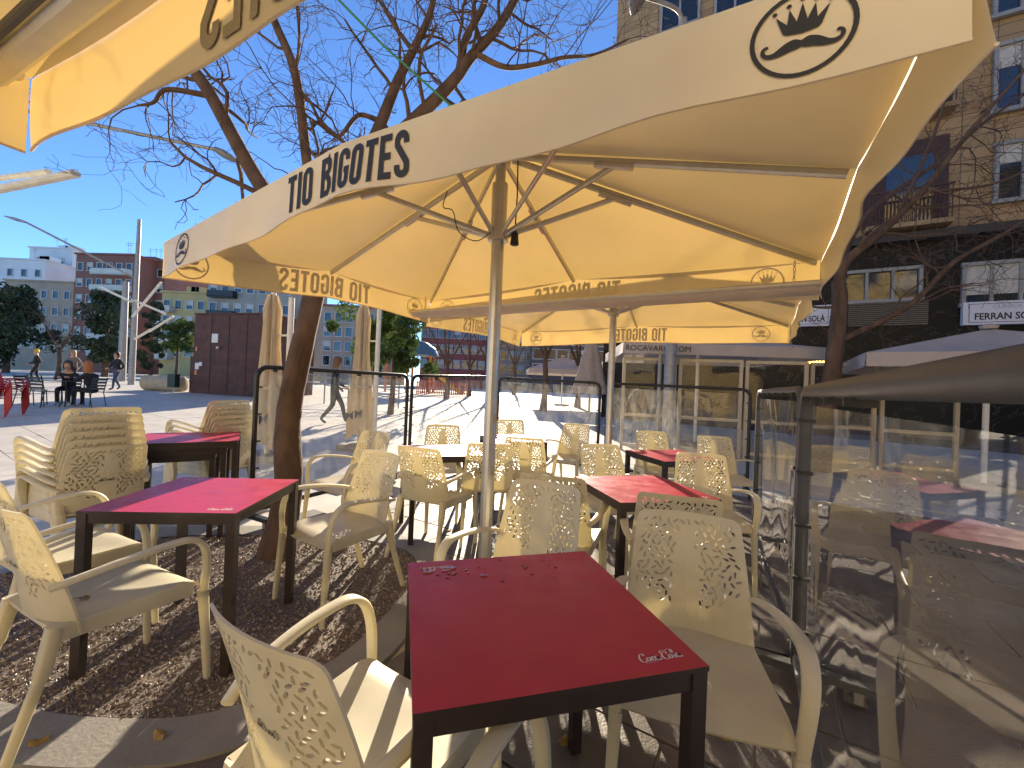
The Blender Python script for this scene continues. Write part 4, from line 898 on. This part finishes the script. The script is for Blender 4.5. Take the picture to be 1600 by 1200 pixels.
# ------------------------------------------------------------------ people
skin_m = mat('skin', (.50, .29, .2), .55); hair_c = {}
def person(label, loc, yaw, J, cols, hair=(.05, .03, .02), hairlen=.12):
    """J: joints; one skinned body"""
    V = [];  E_ = []; Rr = []; tagc = []
    def add(p, r, parent=None, c=0):
        V.append(p); Rr.append(r); tagc.append(c)
        if parent is not None: E_.append((parent, len(V)-1))
        return len(V)-1
    hip = Vector(J['hip']); ch = Vector(J['chest']); nk = Vector(J['neck']); hd = Vector(J['head'])
    a = add(hip, .145, None, 1); b = add(hip.lerp(ch, .5), .14, a, 0); c = add(ch, .165, b, 0); d = add(nk, .06, c, 2)
    dr = (hd-nk).normalized(); e = add(hd-dr*.04, .085, d, 2); f_ = add(hd+dr*.05, .092, e, 2); add(hd+dr*.11, .06, f_, 2)
    add(hd-dr*.02+Vector((0, .085, 0)), .022, e, 2)
    for s_ in ('l', 'r'):
        sg = -1 if s_ == 'l' else 1
        k = add(ch+Vector((sg*.17, 0, .06)), .075, c, 0); el = add(Vector(J['elb_'+s_]), .052, k, 0); wr = add(Vector(J['wr_'+s_]), .033, el, 0)
        hdv = (Vector(J['wr_'+s_])-Vector(J['elb_'+s_])).normalized(); pm = add(Vector(J['wr_'+s_])+hdv*.07, .036, wr, 2)
        sd_ = hdv.orthogonal().normalized()
        for q in range(4): add(Vector(J['wr_'+s_])+hdv*(.15-.012*abs(q-1.4))+sd_*(.018*(q-1.5)), .009, pm, 2)
        add(Vector(J['wr_'+s_])+hdv*.08+sd_*.055, .010, pm, 2)
        h_ = add(hip+Vector((sg*.085, 0, -.03)), .10, a, 1); kn = add(Vector(J['kn_'+s_]), .065, h_, 1); an = add(Vector(J['an_'+s_]), .042, kn, 1)
        fd = Vector(J.get('toe_'+s_, (0, 1, -.3))); ft = add(Vector(J['an_'+s_])+fd*.08, .042, an, 3); add(Vector(J['an_'+s_])+fd*.17, .034, ft, 3)
    me = bpy.data.meshes.new('body'); me.from_pydata([tuple(v) for v in V], E_, []); o = bpy.data.objects.new('body', me); COL.objects.link(o)
    md = o.modifiers.new('s', 'SKIN'); md.use_smooth_shade = True
    for i, sv_ in enumerate(me.skin_vertices[0].data): sv_.radius = (Rr[i], Rr[i]*(.72 if i in (0, 1, 2) else 1)); sv_.use_root = (i == 0)
    o.modifiers.new('d', 'SUBSURF').levels = 1
    bpy.context.view_layer.update(); m2 = bpy.data.meshes.new_from_object(o.evaluated_get(bpy.context.evaluated_depsgraph_get())); bpy.data.objects.remove(o)
    for cc_ in (*cols[:2], skin_m, cols[2]): m2.materials.append(cc_)
    P = np.array([tuple(v) for v in V]); 
    for pl in m2.polygons:
        cpt = np.array(pl.center); best = 1e9; bi_ = 0
        for (i, j) in E_:
            A_, B_ = P[i], P[j]; t_ = np.clip(np.dot(cpt-A_, B_-A_)/max(1e-9, np.dot(B_-A_, B_-A_)), 0, 1); q = np.linalg.norm(cpt-(A_+t_*(B_-A_)))-(Rr[i]*(1-t_)+Rr[j]*t_)
            if q < best: best = q; bi_ = tagc[j] if t_ > .35 else tagc[i]
        pl.material_index = bi_; pl.use_smooth = True
    t = thing('person', label, 'person', loc, yaw); obj('body', m2, t)
    hm = mat('hair_%d' % int(hair[0]*1000), hair, .6, .3, 30)
    hb = MB()
    def hf(u, v):
        a = 2*math.pi*u; th = v*math.pi*.62; front = max(0, math.sin(a)); th *= 1-.35*front
        ln = hairlen*(1-front)*max(0, v-.75)/.25
        return hd + Vector((.108*math.sin(th)*math.cos(a), .118*math.sin(th)*math.sin(a)-.012, .05+.118*math.cos(th)-ln))
    hb.grid(hf, 20, 10).build('hair', hm, t, True)
    fm = MB()
    for sx in (-1, 1): fm.lathe([(.004, -.008), (.011, 0), (.004, .008)], 6, (hd.x+sx*.033, hd.y+.088, hd.z+.02))
    fm.box((hd.x, hd.y+.088, hd.z-.055), (.045, .01, .01)); fm.build('face_features', black_print, t); return t
blk = mat('black_cloth', (.018, .018, .022), .85); jean = mat('denim', (.045, .07, .13), .85); olive = mat('olive_cloth', (.06, .065, .05), .85); shoe_w = mat('pale_shoe', (.5, .48, .45), .6); shoe_b = mat('dark_shoe', (.05, .045, .04), .6)
def walkJ(st=.30): return dict(hip=(0, 0, .92), chest=(0, .02, 1.27), neck=(0, .03, 1.47), head=(0, .05, 1.60), elb_l=(-.26, -.08, 1.10), elb_r=(.26, .06, 1.08), wr_l=(-.25, .10, .94), wr_r=(.22, .22, 1.0), kn_l=(-.09, .20, .50), kn_r=(.09, -.02, .50), an_l=(-.09, st*.9, .09), an_r=(.09, -st*.9, .15), toe_r=(0, .75, -.62))
person('man in dark jacket and jeans walking beside the light mast', gp(182, 18.7), rad(175), walkJ(.26), (blk, jean, shoe_b))
person('woman in black coat and olive trousers walking behind the clear screen', gp(523, 10.6), rad(-70), walkJ(.32), (blk, olive, shoe_b), (.14, .07, .035), .22)
sitJ = dict(hip=(0, -.05, .53), chest=(0, .02, .86), neck=(0, .06, 1.07), head=(0, .10, 1.20), elb_l=(-.27, .12, .78), elb_r=(.27, .12, .78), wr_l=(-.12, .34, .83), wr_r=(.12, .34, .83), kn_l=(-.12, .36, .50), kn_r=(.12, .36, .50), an_l=(-.12, .36, .09), an_r=(.12, .36, .09))
pt = gp(100, 12.0)
person('man in a black hooded jacket sitting at the dark metal cafe table', pt+Vector((-.35, .45, 0)), rad(-150), sitJ, (blk, blk, shoe_w))
person('woman with long auburn hair sitting on a metal chair at the dark table', pt+Vector((.72, .05, 0)), rad(88), sitJ, (blk, blk, shoe_w), (.36, .13, .035), .42)
person('standing woman with long fair hair behind the seated pair', gp(113, 19), rad(200), walkJ(.1), (mat('grey_coat', (.16, .13, .12), .85), blk, shoe_b), (.42, .26, .13), .35)
person('person in dark clothes with a yellow cap near the evergreen', gp(56, 21), rad(150), walkJ(.15), (blk, blk, shoe_b), (.65, .38, .03), .02)
# metal cafe table + chairs, red chairs
def mtable(loc, label):
    t = thing('metal_table', label, 'table', loc, rad(8)); MB().box((0, 0, .735), (.7, .7, .02)).build('tabletop', black_metal, t)
    for i in (-1, 1):
        for j in (-1, 1): MB().tube([(i*.3, j*.3, 0), (i*.29, j*.29, .725)], .016, 6).build('leg', black_metal, t)
mtable(pt, 'dark metal cafe table on the sunny plaza')
dgreen = mat('dark_green_metal', (.02, .035, .035), .45)
def mchair(loc, h, label, m=dgreen, group='dark metal chairs'):
    t = thing('metal_chair', label, 'chair', loc, rad(h), group)
    for k in range(6): MB().box((0, -.18+.075*k, .45), (.42, .05, .015)).build('slat', m, t)
    for k in range(4): MB().box((0, -.23-.02*k, .55+.09*k), (.42, .012, .06)).build('back_slat', m, t)
    for s_ in (-1, 1): MB().tube([(s_*.2, .22, 0), (s_*.2, .18, .45)], .013, 6).build('leg', m, t); MB().tube([(s_*.2, -.30, 0), (s_*.2, -.2, .45), (s_*.2, -.31, .88)], .013, 6).build('leg', m, t)
mchair(pt+Vector((-.35, .45, 0)), -150, 'dark slatted metal chair under the man in black'); mchair(pt+Vector((.72, .05, 0)), 88, 'dark slatted metal chair under the woman with auburn hair'); mchair(pt+Vector((.12, -.6, 0)), 5, 'empty dark slatted metal chair at the near side of the plaza table'); mchair(pt+Vector((-.8, -.1, 0)), -80, 'empty dark slatted metal chair between the table and the red stack')
redp = mat('red_plastic', (.50, .012, .02), .35, trans=.15, tcol=(.6, .02, .02))
rs_ = gp(2, 9.6)
def rchair(k):
    t = thing('red_chair', 'bright red plastic armchair, %s of the stack on the plaza' % ('lowest', 'second', 'third', 'fourth', 'fifth', 'topmost')[k], 'chair', rs_+Vector((.025*k, 0, .05*k)), rad(-72), 'stacked red chairs')
    MB().grid(lambda u, v: ((u-.5)*.42, -.2+.42*v, .44-.015*math.sin(math.pi*v)), 6, 6, .012).build('seat', redp, t, True)
    MB().grid(lambda u, v: ((u-.5)*(.43-.05*v), -.2-.12*v+.05*(2*u-1)**2, .43+.40*v), 8, 6, .01).build('backrest', redp, t, True)
    for s_ in (-1, 1):
        MB().sweep(crm([(.2*s_, -.25, .60), (.25*s_, 0, .65), (.25*s_, .2, .6), (.235*s_, .24, .42)]), .04, .02, (1, 0, 0)).build('armrest', redp, t, True)
        MB().beam((.235*s_, .23, .45), (.25*s_, .26, 0), .035, .03, (1, 0, 0)).build('leg', redp, t); MB().beam((.19*s_, -.2, .45), (.21*s_, -.32, 0), .035, .03, (1, 0, 0)).build('leg', redp, t)
for k in range(6): rchair(k)

# ------------------------------------------------------------------ small ground details
g_ = Zp(130, 662, .18); t = thing('utility_cover', 'rectangular metal utility cover set into the pale plaza slabs', 'cover', ground(g_.x, g_.y)+Vector((0, 0, .014)), YAW)
MB().box((0, 0, .004), (1.1, .5, .006)).build('frame', steel, t); MB().box((0, 0, .008), (1.0, .4, .006)).build('plate', mat('cover_plate', (.30, .28, .25), .6, .2, 20, .4, 90), t)
lv_m = MB().grid(lambda u, v: (.04*(u-.5)*(1-.6*abs(2*v-1)), .05*(v-.5), .008*math.sin(4*u)+.006*math.cos(5*v)), 4, 4).mesh('fallen_leaf', mat('dry_leaf', (.30, .19, .06), .7))
rl2 = random.Random(5)
for k, (px, py, wh) in enumerate(((1065, 1030, 'beside the glowing chair by the clear screen'), (1130, 1150, 'near the casters of the reflecting screen'), (700, 830, 'in front of the near parasol base'), (880, 1160, 'between the legs of the large red table'), (250, 1150, 'on the concrete edge of the gravel pit'), (60, 1160, 'on the concrete below the chair with the leaf'))):
    p = Zp(px, py, .016); o = obj('fallen_leaf', lv_m); o.location = p+Vector((0, 0, .006)); o.rotation_euler = (0, 0, rl2.uniform(0, 6)); tag(o, 'small dry leaf on the ground '+wh, 'leaf', 'fallen leaves')
